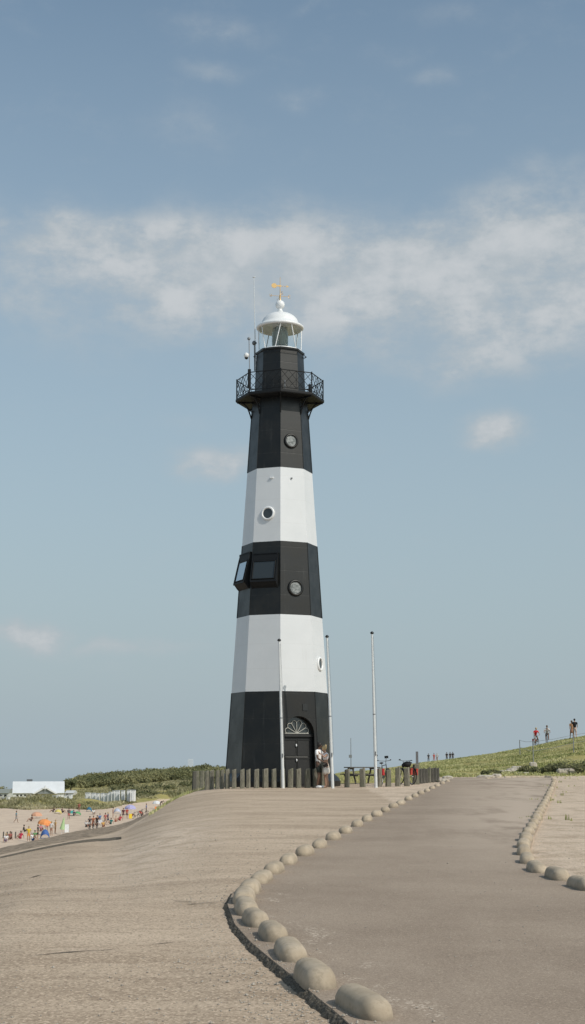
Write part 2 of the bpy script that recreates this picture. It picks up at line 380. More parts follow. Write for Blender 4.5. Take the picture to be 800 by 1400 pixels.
left_col(64, (31.2, 1159), 1146, 1155, 1158, 1106, 1086, 1087, 1077)
left_col(80, (31.5, 1156), 1142, 1151.5, 1155, 1104, 1092, 1086, 1075)
left_col(105, (32, 1152), 1136, 1146.5, 1151, 1105, 1093, 1084, 1070)
left_col(135, (33.5, 1149), 1132, 1141, 1146, 1108, 1098, 1081, 1067)
left_col(161, (35.5, 1147), 1128, 1136.5, 1142, 1103, 1097.5, 1079, 1065)
left_col(190, (41, 1128), 1121, 1124.5, 1127, 1098, 1091, 1077, 1062)
left_col(224, (49, 1103), 1101.5, 1103, 1104, 1099, 1086, 1073, 1060)
left_col(245, (56, 1090), 1098, 1100, 1101, 1095, 1080, 1070, 1059)
left_col(262, (61, 1082), 1096, 1098, 1099, 1092, 1078, 1068, 1058)
cols.append((px2a(300), [(1.5, 0), (15, G(15)), (60, .505), (72, .40), (100, -2.5), (115, -3), (140, -5), (250, -6), (265, -4.8), (290, -5.5), (400, -5.5), yk(600, 1057), (1600, -11)]))
cols.append((px2a(383), [(1.5, 0), (15, G(15)), (60, .51), (80, .56), (110, -1), (130, -2), (160, -4), (250, -6), (265, -5), (290, -6), (400, -8), (600, -9), (1600, -12)]))
cols.append((px2a(450), [(1.5, 0), (15, G(15)), (78, .64), (88, .64), (98, .62), (110, .58), (125, .5), (140, .35), (180, -1.2), (210, -3), (400, -9.4), (600, -10.5), (1600, -12)]))
cols.append((px2a(520), [(1.5, 0), (15, G(15)), (79, .67), (88, .70), (98, .72), (110, .74), (125, .76), (140, .72), (180, .2), (210, -1), (400, -9.4), (600, -10.5), (1600, -12)]))
def right_col(px, top, far=None):
    zt = y2z(140, top); z0 = .67
    q = lambda s: z0 + (zt - z0) * s
    far = zt - .05 if far is None else far
    cols.append((px2a(px), [(1.5, 0), (15, G(15)), (79, .67), (85, q(.10)), (97, q(.34)), (110, q(.60)), (125, q(.85)), (140, zt), (300, far), (320, far), (420, 0), (620, -9.5), (1600, -12)]))
right_col(575, 1044, 1.30); right_col(620, 1039, 1.50); right_col(680, 1030.5); right_col(735, 1019.5); right_col(800, 1007); right_col(1000, 975)
zt = 8.5
cols.append((1.3, [(1.5, 0), (10, .1), (40, .5), (50, 1.0), (60, 3), (70, 5), (90, 7.5), (110, zt), (300, zt), (320, zt), (420, 3), (620, -9), (1600, -12)]))
def knots(a):
    ks = [knots0(a + d) for d in (-.010, -.005, 0, .005, .010)]
    return [(sum(k[i][0] for k in ks) / 5, sum(k[i][1] for k in ks) / 5) for i in range(len(ks[0]))]
def knots0(a):
    if a <= cols[0][0]: return cols[0][1]
    for (a0, k0), (a1, k1) in zip(cols, cols[1:]):
        if a <= a1:
            s = (a - a0) / (a1 - a0)
            return [(p[0] + (q[0] - p[0]) * s, p[1] + (q[1] - p[1]) * s) for p, q in zip(k0, k1)]
    return cols[-1][1]
def H(x, Y):
    if Y < 1.5: return 0.0
    K = knots(x / Y)
    for (y0, z0), (y1, z1) in zip(K, K[1:]):
        if Y <= y1: return z0 + (z1 - z0) * (Y - y0) / (y1 - y0)
    return K[-1][1]
def ground(px, py, ymin=2, ymax=500, lift=0):
    """first point where the sight line through a measured point reaches the ground"""
    d = ray(px, py); d /= d.y; Y = ymin; step = .05
    while Y < ymax:
        p = Vector((0, 0, EYE)) + d * Y
        if p.z < H(p.x, Y) + lift: return Vector((p.x, Y, H(p.x, Y)))
        Y += step; step = max(.05, Y * .0015)
    p = Vector((0, 0, EYE)) + d * ymax; return Vector((p.x, ymax, H(p.x, ymax)))
def fbm(x, y, s):
    return noise.fractal(Vector((x * s, y * s, 1.7)), .9, 2.0, 4)
azs = []
a = -1.3
while a < 1.3:
    azs.append(a); a += .0022 if -.24 < a < .24 else (.01 if abs(a) < .4 else .05)
azs.append(1.3)
SEG = [24, 40, 8, 8, 3, 6, 20, 8, 8, 14, 14, 10]
me_v = []; grass_a = []; sand_a = []; strip_a = []; pale_a = []
nrow = sum(SEG) + 1
def zone(a, k, s):
    """grass, sand, strip share at knot segment k (0..11), s within it"""
    left = a < px2a(275)
    if left:
        if k < 2: return 0, 0, 0
        if k == 2: return (0, s * .3, 0) if a < px2a(225) else (min(1, s * 6), 0, 0)
        if k == 3: return 0, .3, 0
        if k == 4: return 0, .2, s
        if k == 5: return 0, 0, 1 if s < .93 else .3
        if k == 6: return 0, 1, 0
        return (min(1, .25 + s * 1.5) if k == 7 else .95), 1, 0
    if a < px2a(575):
        if k < 1: return 0, 0, 0
        if k == 1: return (1 if s > .80 else 0), 0, 0
        return 1, .3, 0
    if k < 2: return 0, 0, 0
    if k == 2: return min(1, s * 1.6), .4, 0
    return 1, .4, 0
for a in azs:
    K = knots(a)
    for k, n in enumerate(SEG):
        for i in range(n + (1 if k == len(SEG) - 1 else 0)):
            s = i / n; (y0, z0), (y1, z1) = K[k], K[k + 1]
            Y = y0 + (y1 - y0) * s; z = z0 + (z1 - z0) * s; x = a * Y
            g, sd, st = zone(a, k, s)
            if Y < 62.5 and px2a(262) < a < px2a(575): g = 0
            if g > .5 and k >= 2:
                amp = .10 if a > px2a(500) else (.9 if Y > 200 else .12)
                z += fbm(x, Y, .35 if Y < 200 else .06) * amp * min(1, g)
            elif 10 < Y < 30: z += fbm(x, Y, .3) * .015
            if sd == 1: z += fbm(x, Y, .2) * .12
            me_v.append((x, Y, z)); grass_a.append(g); sand_a.append(sd); strip_a.append(st)
            # pale worn patch in the apron and pale gravel to the right of the road
            pl = math.exp(-((x + 2.4 + (Y - 28) * .02) / 1.0) ** 2 - ((Y - 27) / 8) ** 2) * 1.0
            if a > 0 and x > 3 and Y > 12: pl = .75
            pale_a.append(min(1, pl))
fs = [(i * nrow + j, (i + 1) * nrow + j, (i + 1) * nrow + j + 1, i * nrow + j + 1) for i in range(len(azs) - 1) for j in range(nrow - 1)]
me = bpy.data.meshes.new('ground'); me.from_pydata(me_v, [], fs); me.polygons.foreach_set('use_smooth', [True] * len(fs))
for nm, arr in (('grass', grass_a), ('sand', sand_a), ('strip', strip_a), ('pale', pale_a)):
    at_ = me.attributes.new(nm, 'FLOAT', 'POINT'); at_.data.foreach_set('value', arr)
tag(link_mesh('ground', me, M_GROUND), kind='structure')
mb = MB(); mb.add([(-60, -80, -.01), (60, -80, -.01), (60, 1.5, -.004), (-2, 1.5, -.004)], [(0, 1, 2, 3)])
tag(mb.build('apron_behind', M_GROUND, fix=False), kind='structure')
mb = MB(); mb.add([(-9000, 150, -9), (9000, 150, -9), (9000, 15000, -9), (-9000, 15000, -9)], [(0, 1, 2, 3)])
tag(mb.build('sea', M_WATER, fix=False), kind='structure')

# ------------------------------------------------------------------ kerb lines and road
left_px = [(497, 1380), (430, 1341), (397, 1305), (373, 1280), (349, 1261), (337, 1246), (334, 1231), (342, 1218), (357.5, 1204), (374.5, 1191.5),
           (394.5, 1179), (417, 1167.5), (437, 1157), (456, 1146.5), (472.5, 1137.5), (488.5, 1128.5), (502, 1121.5), (515.5, 1115), (527, 1109),
           (538, 1103.5), (548, 1099), (558.5, 1093.5), (567.5, 1089.5), (575.5, 1085.5), (584, 1082), (591, 1078.5), (598, 1075), (605, 1072), (612, 1069)]
right_px = [(796, 1213), (762, 1200), (734, 1190), (721, 1178), (716.5, 1166.5), (716, 1157), (719, 1148), (722.5, 1139.5), (726.5, 1132), (730, 1126), (733, 1120.5),
            (735.5, 1115.5), (738, 1110.5), (740.5, 1106), (743, 1101.5), (745, 1097.5), (747, 1093.5), (749, 1089.5), (750.5, 1086), (752, 1082.5), (753.5, 1079.5),
            (755, 1076), (756, 1073), (757, 1070), (756.5, 1066.5)]
top_px = [(753, 1063.5), (746, 1063), (739, 1063), (731, 1063), (722.5, 1063), (714, 1063), (704, 1063), (694, 1063.5), (682, 1064), (668, 1065)]
LP, RP, TP = ([ground(*p, lift=.06) for p in q] for q in (left_px, right_px, top_px))
def interp(P, Y):
    if Y <= P[0][1]: a, b = P[0], P[1]
    elif Y >= P[-1][1]: a, b = P[-2], P[-1]
    else:
        for a, b in zip(P, P[1:]):
            if Y <= b[1]: break
    return a[0] + (b[0] - a[0]) * (Y - a[1]) / (b[1] - a[1])
EL = [ground(*p) for p in [(480, 1415), (457, 1394), (432, 1373), (402, 1347), (372, 1322), (342, 1296), (321, 1271), (311, 1243), (318, 1228)]]
def mono(P):
    P = sorted(((p[0], p[1]) for p in P), key=lambda p: p[1]); out = [P[0]]
    for p in P[1:]:
        if p[1] > out[-1][1] + .15: out.append(p)
    return out
LE = mono([(p.x, p.y) for p in EL] + [(p.x - .14, p.y) for p in LP if p.y > EL[-1].y + .5])
RE = mono([(p.x + .1, p.y) for p in RP])
yend = TP[0].y - .3
vs = []; du = []; sp = []; rows = []
Y = 1.6
while Y < yend: rows.append(Y); Y += .12 if Y < 20 else .6
rows.append(yend); NX = 40
for Y in rows:
    x0, x1 = interp(LE, Y), interp(RE, max(Y, 12.)) if Y < 75 else interp(RE, 75)
    for i in range(NX + 1):
        s = i / NX; x = x0 + (x1 - x0) * s
        edge = .045 if Y < 16 else max(.012, .045 - (Y - 16) * .01)
        vs.append((x, Y, H(x, Y) + (.05 if Y < 40 else .05 + (Y - 40) * .001)))
        dr = x1 - x; du.append(max(0, min(1, 1.3 - dr / (.06 * Y + .3))) * min(1, max(0, (Y - 16) / 14)))
        dl = x - interp([(p.x, p.y) for p in LP], Y); sp.append(max(0, 1 - abs(dl - .35) / .35) if Y < 17 else 0)
fs = [(j * (NX + 1) + i, j * (NX + 1) + i + 1, (j + 1) * (NX + 1) + i + 1, (j + 1) * (NX + 1) + i) for j in range(len(rows) - 1) for i in range(NX)]
# broken side of the slab
b0 = len(vs)
for j, Y in enumerate(rows):
    x, _, z = vs[j * (NX + 1)]; vs.append((x - .02, Y, z - .12)); du.append(0); sp.append(0)
    x, _, z = vs[j * (NX + 1) + NX]; vs.append((x + .02, Y, z - .12)); du.append(0); sp.append(0)
for j in range(len(rows) - 1):
    fs.append((j * (NX + 1), (j + 1) * (NX + 1), b0 + 2 * (j + 1), b0 + 2 * j)); fs.append(((j + 1) * (NX + 1) + NX, j * (NX + 1) + NX, b0 + 2 * j + 1, b0 + 2 * j + 3))
me = bpy.data.meshes.new('road'); me.from_pydata(vs, [], fs)
for nm, arr in (('dust', du), ('speck', sp)):
    at_ = me.attributes.new(nm, 'FLOAT', 'POINT'); at_.data.foreach_set('value', arr)
tag(link_mesh('road', me, M_ROAD), kind='structure')
RZ = .05
# crumbled asphalt lip along the near left edge of the road
mb = MB(); P = [(p.x, p.y) for p in EL]; P = sorted(P, key=lambda p: p[1]); pts = []
P = [(P[0][0] + .35, P[0][1] - 1.6)] + P + [(LP[8].x - .12, LP[8].y)]
for (xa, ya), (xb, yb) in zip(P, P[1:]):
    n = max(2, int(math.hypot(xb - xa, yb - ya) / .025))
    pts += [(xa + (xb - xa) * i / n, ya + (yb - ya) * i / n) for i in range(n)]
prev = None; W = 7; vs = []
for i, (x, y) in enumerate(pts):
    x2, y2 = pts[min(i + 2, len(pts) - 1)]; x1, y1 = pts[max(i - 2, 0)]; d = Vector((x2 - x1, y2 - y1)).normalized(); nrm = Vector((-d.y, d.x))
    fade = min(1, (len(pts) - i) / 60)
    wob = .018 * noise.noise(Vector((x * 9, y * 9, 0))); wd = .032 + .014 * noise.noise(Vector((x * 5, y * 5, 4)))
    for k in range(W):
        s = k / (W - 1); px_, py_ = x + nrm.x * ((s - .5) * 2 * wd * fade + wob + .02), y + nrm.y * ((s - .5) * 2 * wd * fade + wob + .02)
        hgt = math.sin(math.pi * s) * (.014 + .035 * noise.noise(Vector((px_ * 22, py_ * 22, 2))) + .02 * noise.noise(Vector((px_ * 60, py_ * 60, 3)))) * fade
        base = H(px_, py_) + (RZ + .004) * (1 - s) - .004
        vs.append((px_, py_, base + hgt * .6))
mb.add(vs, [(i * W + k, i * W + k + 1, (i + 1) * W + k + 1, (i + 1) * W + k) for i in range(len(pts) - 1) for k in range(W - 1)])
tag(mb.build('road_edge', M_RUBBLE, fix=False), kind='structure')
# shadowed left edge of the apron built as a dark strip; cracks in the apron
def ribbon(name, pts, wd, lift, m):
    mb = MB(); vs = []
    for i, p in enumerate(pts):
        q = pts[min(i + 1, len(pts) - 1)]; o = pts[max(i - 1, 0)]; d = Vector((q[0] - o[0], q[1] - o[1])).normalized(); n = Vector((-d.y, d.x))
        ww = (wd[i] if isinstance(wd, list) else wd) * max(0, .25 + 1.6 * noise.noise(Vector((p[0] * 2.3, p[1] * 2.3, 5)))) * (.5 + 1.2 * abs(noise.noise(Vector((p[0] * 7, p[1] * 7, 0)))))
        for s in (-1, 1):
            x, y = p[0] + n.x * ww * s, p[1] + n.y * ww * s; vs.append((x, y, H(x, y) + lift))
    mb.add(vs, [(2 * i, 2 * i + 1, 2 * i + 3, 2 * i + 2) for i in range(len(pts) - 1)]); return tag(mb.build(name, m, fix=False), kind='structure')
def dense(P, n=24):
    out = []
    for a, b in zip(P, P[1:]):
        out += [tuple(a[k] + (b[k] - a[k]) * i / n for k in range(2)) for i in range(n)]
    return out + [tuple(P[-1][:2])]
for pl, wd in (([(30, 1311), (75, 1306), (120, 1302), (150, 1299)], .05), ([(125, 1303.5), (150, 1301), (180, 1297.5), (200, 1293)], .06),
               ([(222, 1234), (240, 1233), (262, 1234)], .07), ([(255, 1238), (275, 1236.5), (298, 1234)], .07), ([(185, 1182), (215, 1179.5)], .10),
               ([(245, 1178), (262, 1176)], .10), ([(42, 1228), (92, 1225)], .05), ([(32, 1310), (178, 1298)], .03), ([(130, 1301), (240, 1291)], .035), ([(0, 1214), (60, 1196)], .06), ([(60, 1196), (130, 1186)], .04), ([(230, 1233), (300, 1236)], .04)):
    P = dense([ground(*q) for q in pl], 14); n = len(P)
    ribbon('ground_crack', P, [wd * .75 * math.sin(math.pi * (i + .3) / (n + .6)) for i in range(n)], .012, M_RUBBLE)
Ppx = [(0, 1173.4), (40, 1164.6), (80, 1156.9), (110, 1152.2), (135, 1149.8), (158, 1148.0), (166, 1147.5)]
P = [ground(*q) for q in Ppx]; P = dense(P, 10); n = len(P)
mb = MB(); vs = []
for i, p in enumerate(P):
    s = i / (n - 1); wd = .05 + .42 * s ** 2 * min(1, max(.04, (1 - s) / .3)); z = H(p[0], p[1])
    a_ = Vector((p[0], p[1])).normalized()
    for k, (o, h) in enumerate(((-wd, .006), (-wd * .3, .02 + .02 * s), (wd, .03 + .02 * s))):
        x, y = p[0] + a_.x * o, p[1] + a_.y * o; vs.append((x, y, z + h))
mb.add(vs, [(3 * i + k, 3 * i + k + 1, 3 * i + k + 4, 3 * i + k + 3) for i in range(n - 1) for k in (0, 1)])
tag(mb.build('apron_edge_shade', M_RUBBLE, fix=False), kind='structure')  # dark strip standing in for the shade along this edge

# loose grit on the apron and the road shoulder
mb = MB(); q = random.Random(21); vs = []; fs = []
for i in range(5200):
    Y = 7.2 + 22 * q.random() ** 1.8; a_ = q.uniform(px2a(-40), px2a(840)); x = a_ * Y; xl = interp(LE, Y)
    near = abs(x - xl) < .35 or (i % 3 == 0)
    if not near and q.random() < .45: continue
    if i % 2 and Y < 16: x = xl + q.gauss(-.12, .22)
    if x > xl + .1 and q.random() < .75: continue
    r_ = q.uniform(.004, .011) * (1.6 if q.random() < .05 else 1); z = H(x, Y) + (RZ if x > xl else 0) + r_ * .3; b_ = len(vs)
    for d in ((1, 0, 0), (0, 1, 0), (-1, 0, 0), (0, -1, 0), (0, 0, .8), (0, 0, -.6)):
        vs.append((x + d[0] * r_ * q.uniform(.7, 1.3), Y + d[1] * r_ * q.uniform(.7, 1.3), z + d[2] * r_))
    fs += [(b_ + i0, b_ + (i0 + 1) % 4, b_ + 4) for i0 in range(4)] + [(b_ + (i0 + 1) % 4, b_ + i0, b_ + 5) for i0 in range(4)]
mb.add(vs, fs); m_, t, b = pbr('grit'); wv = t.node('ShaderNodeTexWhiteNoise'); t.put(wv.inputs['Vector'], t.mapping(geo_pos(t), (22, 22, 0)))
t.put(b.inputs['Base Color'], t.mix(t.noise(geo_pos(t), 23, 2), (.16, .135, .105), (.58, .52, .44))); b.inputs['Roughness'].default_value = .9
tag(mb.build('loose_grit', m_, fix=False), kind='stuff')
# kerb stones
def kerb_mesh(seed):
    r = random.Random(seed); L, Wd, Ht = .345 + r.uniform(-.02, .02), .108 + r.uniform(-.006, .006), .138 + r.uniform(-.007, .009)
    vs = []; n, m = 34, 22
    for i in range(n + 1):                       # along the length, rounded nose at both ends
        tt = -math.cos(math.pi * i / n); ex = abs(tt)
        prof = 1.0 - .04 * ex ** 2 if ex < .60 else (1 - .04 * ex ** 2) * math.sqrt(max(0, 1 - ((ex - .60) / .40) ** 2.3))
        for k in range(m + 1):
            an = math.pi * k / m; cx, cz = math.cos(an), math.sin(an)
            wx = math.copysign(abs(cx) ** .74, cx); hz = abs(cz) ** .78
            x, y, z = L * tt, Wd * wx * max(prof, .02), Ht * hz * (prof ** .8 if prof > 0 else 0)
            q = Vector((x * 9, y * 9 + seed * 3, z * 9)); f = 1 + .022 * noise.noise(q) + .012 * noise.noise(q * 3)
            vs.append((x * f, y * f, z * f - .012))
    fs = [(i * (m + 1) + k, i * (m + 1) + k + 1, (i + 1) * (m + 1) + k + 1, (i + 1) * (m + 1) + k) for i in range(n) for k in range(m)]
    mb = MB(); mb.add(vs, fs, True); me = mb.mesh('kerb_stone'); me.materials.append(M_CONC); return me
km = [kerb_mesh(s) for s in range(6)]
def kerb_row(P, group, side_label, dz, scale=1.0, shift=0.0, flip=False):
    for i, p in enumerate(P):
        q = P[min(i + 1, len(P) - 1)]; o = P[max(i - 1, 0)]; d = q - o
        ob = bpy.data.objects.new('kerb_stone', km[i % 6]); C.objects.link(ob)
        ob.location = (p.x, p.y, H(p.x, p.y) + dz)
        ob.rotation_euler = (rnd.uniform(-.03, .03), rnd.uniform(-.03, .03), math.atan2(d.y, d.x) + rnd.uniform(-.035, .035)); s = scale * rnd.uniform(.96, 1.05)
        ob.scale = (s, s, s); tag(ob, side_label(i + 1), 'kerb stone', group)
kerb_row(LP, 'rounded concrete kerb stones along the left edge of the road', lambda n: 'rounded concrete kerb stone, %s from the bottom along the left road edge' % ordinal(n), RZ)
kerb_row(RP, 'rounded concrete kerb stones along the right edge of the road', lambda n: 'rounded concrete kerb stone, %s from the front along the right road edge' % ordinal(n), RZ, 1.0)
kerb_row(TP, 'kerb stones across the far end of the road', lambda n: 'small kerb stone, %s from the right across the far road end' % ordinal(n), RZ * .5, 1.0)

# ------------------------------------------------------------------ lighthouse
LY = 62.0; LX = at(382, 1050, LY).x; LZ = H(LX, LY)
def RZt(py, hw):
    p = at(382, py, LY); depth = LY * math.cos(PITCH) + (p.z - EYE) * math.sin(PITCH)
    return hw * depth / F, p.z - LZ
def z_front(py, R): return at(383, py, LY - R).z - LZ
DEL = R_(1.6)
lh = thing('lighthouse', 'tall octagonal lighthouse banded black and white, with white domed lantern', 'lighthouse', (LX, LY, LZ))
# taper: radius as a straight line between two measured levels
Ra, za = RZt(1050, 72.7); Rb, zb = RZt(566, 38.6)
def Rt(z): return Ra + (Rb - Ra) * (z - za) / (zb - za)
def corner(k, R, z):                  # k = 0 is the corner that faces the camera, k = 1 the next one to the right
    an = DEL + k * math.pi / 4; return Vector((R * math.sin(an), -R * math.cos(an), z))
zb1 = z_front(944.8, 2.0); zb2 = z_front(839.8, 1.8); zb3 = z_front(739.5, 1.6); zb4 = z_front(638.9, 1.35)
Rg, zg = RZt(547.8, 60.0)             # gallery floor
def oct_band(z0, z1, R0, R1, skip=(), cap=False):
    mb = MB()
    for k in range(8):
        if k in skip: continue
        mb.add([corner(k, R0, z0), corner(k + 1, R0, z0), corner(k + 1, R1, z1), corner(k, R1, z1)], [(0, 1, 2, 3)])
    if cap: mb.add([corner(k, R1, z1) for k in range(8)], [tuple(range(8))])
    return mb
class Face:
    """frame of tapered face k (between corners k and k+1): s to the viewer's right, t up the slope, n outwards"""
    def __init__(f, k):
        a, b, c, d = corner(k, Rt(0), 0), corner(k + 1, Rt(0), 0), corner(k + 1, Rt(15), 15), corner(k, Rt(15), 15)
        f.o = (a + b) / 2; f.s = (b - a).normalized(); f.t = ((c + d) / 2 - f.o).normalized(); f.n = f.s.cross(f.t).normalized()
    def M(f): return Matrix(((f.s.x, f.t.x, f.n.x, f.o.x), (f.s.y, f.t.y, f.n.y, f.o.y), (f.s.z, f.t.z, f.n.z, f.o.z), (0, 0, 0, 1)))
    def hit(f, px, py):
        o = Vector((0, 0, EYE)) - Vector((LX, LY, LZ)); d = ray(px, py); q = (f.o - o).dot(f.n) / d.dot(f.n); p = o + d * q - f.o
        return p.dot(f.s), p.dot(f.t)
    def half(f, tt): z = tt * f.t.z; return Rt(z) * math.sin(math.pi / 8)
FR, FL, FRR, FLL = Face(0), Face(-1), Face(1), Face(-2)
# base band with an arched opening for the door in the face right of the front corner
mb = oct_band(-.6, zb1, Rt(-.6), Rt(zb1), skip=(0,)); mb.M = FR.M()
dc, dt = FR.hit(409.3, 1003); _, dtop = FR.hit(409.3, 979); dr_ = .70; spring = dt; dr_v = dtop - dt
T1 = zb1 / FR.t.z; inner = [(dc - dr_, -.6), (dc - dr_, spring * .5), (dc - dr_, spring)]
NA = 16
inner += [(dc - dr_ * math.cos(math.pi * i / NA), spring + dr_v * math.sin(math.pi * i / NA)) for i in range(1, NA)]
inner += [(dc + dr_, spring), (dc + dr_, spring * .5), (dc + dr_, -.6)]
outer = []
for i, (s, q) in enumerate(inner):
    if i <= 2: outer.append((-FR.half(q), q))
    elif i >= len(inner) - 3: outer.append((FR.half(q), q))
    else:
        an = math.pi * (i - 2) / NA; dx, dy = -math.cos(an), math.sin(an); hw = FR.half(T1)
        if dy * hw > abs(dx) * (T1 - spring) * .55: outer.append((max(-hw, min(hw, dx / max(dy, .01) * hw * 1.0)), T1))
        else: outer.append((math.copysign(FR.half(spring + (T1 - spring) * abs(dy)), dx), spring + (T1 - spring) * min(1, dy * 1.2)))
vs = [(s, q, 0) for s, q in inner] + [(s, q, 0) for s, q in outer]; n = len(inner)
mb.add(vs, [(i, i + 1, n + i + 1, n + i) for i in range(n - 1)])
hwT = FR.half(T1)
lc = [i for i in range(n) if outer[i][1] < T1 - 1e-4]; li = max(i for i in lc if i < n / 2); ri = min(i for i in lc if i > n / 2)
mb.add([(outer[li][0], outer[li][1], 0), (outer[li + 1][0], T1, 0), (-hwT, T1, 0)], [(0, 1, 2)])
mb.add([(outer[ri][0], outer[ri][1], 0), (hwT, T1, 0), (outer[ri - 1][0], T1, 0)], [(0, 1, 2)])
DP = .30                              # reveal depth
mb.add([(s, q, 0) for s, q in inner] + [(s, q, -DP) for s, q in inner], [(i, i + 1, n + i + 1, n + i) for i in range(n - 1)])
mb.build('base_band', M_BLACK, lh, fix=False)
for nm, z0, z1, mm in (('white_band', zb1, zb2, M_WHITE), ('black_band', zb2, zb3, M_BLACK), ('white_band', zb3, zb4, M_WHITE), ('black_band', zb4, zg, M_BLACK)):
    oct_band(z0, z1, Rt(z0), Rt(z1)).build(nm, mm, lh, fix=False)
for k in range(8):                      # corner flanges where the iron plates are bolted
    for z0, z1 in ((0, zb1 - .004), (zb2 + .004, zb3 - .004), (zb4 + .004, zg - .3)):
        mb = MB(); mb.tube([corner(k, Rt(z0) + .004, z0), corner(k, Rt(z1) + .004, z1)], .016, 6); mb.build('corner_flange', M_BLACK, lh)
mb = MB()                              # flared foot
for (r0, z0), (r1, z1) in zip([(.30, -.5), (.30, .22), (.22, .36), (.05, .50)], [(.30, .22), (.22, .36), (.05, .50), (.0, .54)]):
    for k in range(1, 8):
        mb.add([corner(k, Rt(0) + r0, z0), corner(k + 1, Rt(0) + r0, z0), corner(k + 1, Rt(0) + r1, z1), corner(k, Rt(0) + r1, z1)], [(0, 1, 2, 3)])
mb.build('plinth', M_BLACK, lh, fix=False)
# door: two leaves one above the other, transom, fanlight
mb = MB(); mb.M = FR.M(); mb.box((dc, (spring - .14) / 2 - .3, -DP + .0), (dr_ * 2, spring - .14 + .6, .05)); dr0 = mb.build('door', M_DOOR, lh)
mb = MB(); mb.M = FR.M()
lo, hi = .05, spring - .16; mid = lo + (hi - lo) * .60
for x0, x1 in ((dc - .60, dc - .03), (dc + .03, dc + .60)):
    for y0, y1 in ((lo + .08, mid - .06), (mid + .06, hi - .08)):
        for c_, d_ in (((x0 + x1) / 2, y0), ((x0 + x1) / 2, y1)): mb.box((c_, d_, -DP + .035), (x1 - x0, .03, .03))
        for c_ in (x0, x1): mb.box((c_, (y0 + y1) / 2, -DP + .034), (.03, y1 - y0, .03))
mb.build('panel_moulding', M_DOOR, dr0)
mb = MB(); mb.M = FR.M(); mb.box((dc - .05, mid, -DP + .045), (1.06, .022, .03)); mb.build('door_rail', simple('rail_grey', (.22, .21, .19), .5), dr0)
for py in (1018.5, 1039):
    mb = MB(); mb.M = FR.M(); _, q = FR.hit(407.5, py); mb.sphere((dc - .05, q, -DP + .07), .04, 12, 8, (.8, 1.6, .8)); mb.build('door_knob', M_TRIM, dr0)
mb = MB(); mb.M = FR.M(); mb.box((dc, spring - .07, -DP + .05), (dr_ * 2, .12, .12)); mb.box((dc, spring - .10, -DP + .09), (dr_ * 2, .03, .10)); mb.build('transom', M_DOOR, lh)
mb = MB(); mb.M = FR.M()
vs = [(dc, spring - .02, -DP + .01)] + [(dc - dr_ * math.cos(math.pi * i / NA), spring - .02 + dr_v * math.sin(math.pi * i / NA), -DP + .01) for i in range(NA + 1)]
mb.add(vs, [(0, i + 1, i) for i in range(1, NA + 1)]); fan = mb.build('fanlight', M_PANE, lh, fix=False)
mb = MB(); mb.M = FR.M(); fr = .56; oz = -DP + .05; fy = spring + .03
mb.tube([(dc - fr, fy, oz), (dc + fr, fy, oz)], .02, 6)
for i in range(7):
    an = math.pi * (i) / 6
    if 0 < i < 6: mb.tube([(dc, fy, oz), (dc - fr * .88 * math.cos(an), fy + fr * .88 * math.sin(an), oz)], .016, 5)
for i in range(6):                      # scalloped petals
    a0, a1 = math.pi * i / 6, math.pi * (i + 1) / 6; pts = []
    for j in range(7):
        an = a0 + (a1 - a0) * j / 6; rr = fr * (.84 + .16 * math.sin(math.pi * j / 6)); pts.append((dc - rr * math.cos(an), fy + rr * math.sin(an), oz))
    mb.tube(pts, .016, 5)
mb.build('tracery', simple('tracery_paint', (.48, .47, .42), .5), fan)
mb = MB(); mb.M = FR.M(); s_, q_ = FR.hit(417, 967); mb.box((s_, q_, .012), (.22, .28, .03)); mb.build('plaque', M_DARK, lh)

# round windows
def porthole(face, px, py, r, frame_m, pane_m, name='round_window', sx=1.0):
    s, q = face.hit(px, py); M0 = face.M() @ Matrix.Translation((s, q, 0))
    mb = MB(); mb.M = M0
    mb.lathe([(r * 1.02, -.01), (r * 1.34, -.01), (r * 1.32, .05), (r * 1.16, .085), (r * 1.0, .075), (r * .94, .02)], 28); w0 = mb.build(name, frame_m, lh)
    mb = MB(); mb.M = M0; n = 28; mb.add([(r * math.cos(2 * math.pi * i / n), r * math.sin(2 * math.pi * i / n), .03) for i in range(n)], [tuple(range(n))]); mb.build('pane', pane_m, w0, fix=False)
    return w0
porthole(FR, 397.9, 602.9, .255, M_BLACK, M_FROST)
porthole(FL, 366.6, 702, .235, M_TRIM, M_PANE)
porthole(FR, 404.0, 803.8, .275, M_BLACK, M_FROST)
porthole(FRR, 436.8, 907.8, .235, M_TRIM, M_PANE)
mb = MB(); mb.M = FL.M(); s_, q_ = FL.hit(371.8, 653); mb.box((s_, q_, .03), (.14, .07, .06)); mb.build('vent_cap', M_TRIM, lh)
mb = MB(); mb.M = FR.M(); s_, q_ = FR.hit(398.5, 654); mb.box((s_, q_, .03), (.06, .06, .06)); mb.build('vent_cap', M_STEEL, lh)
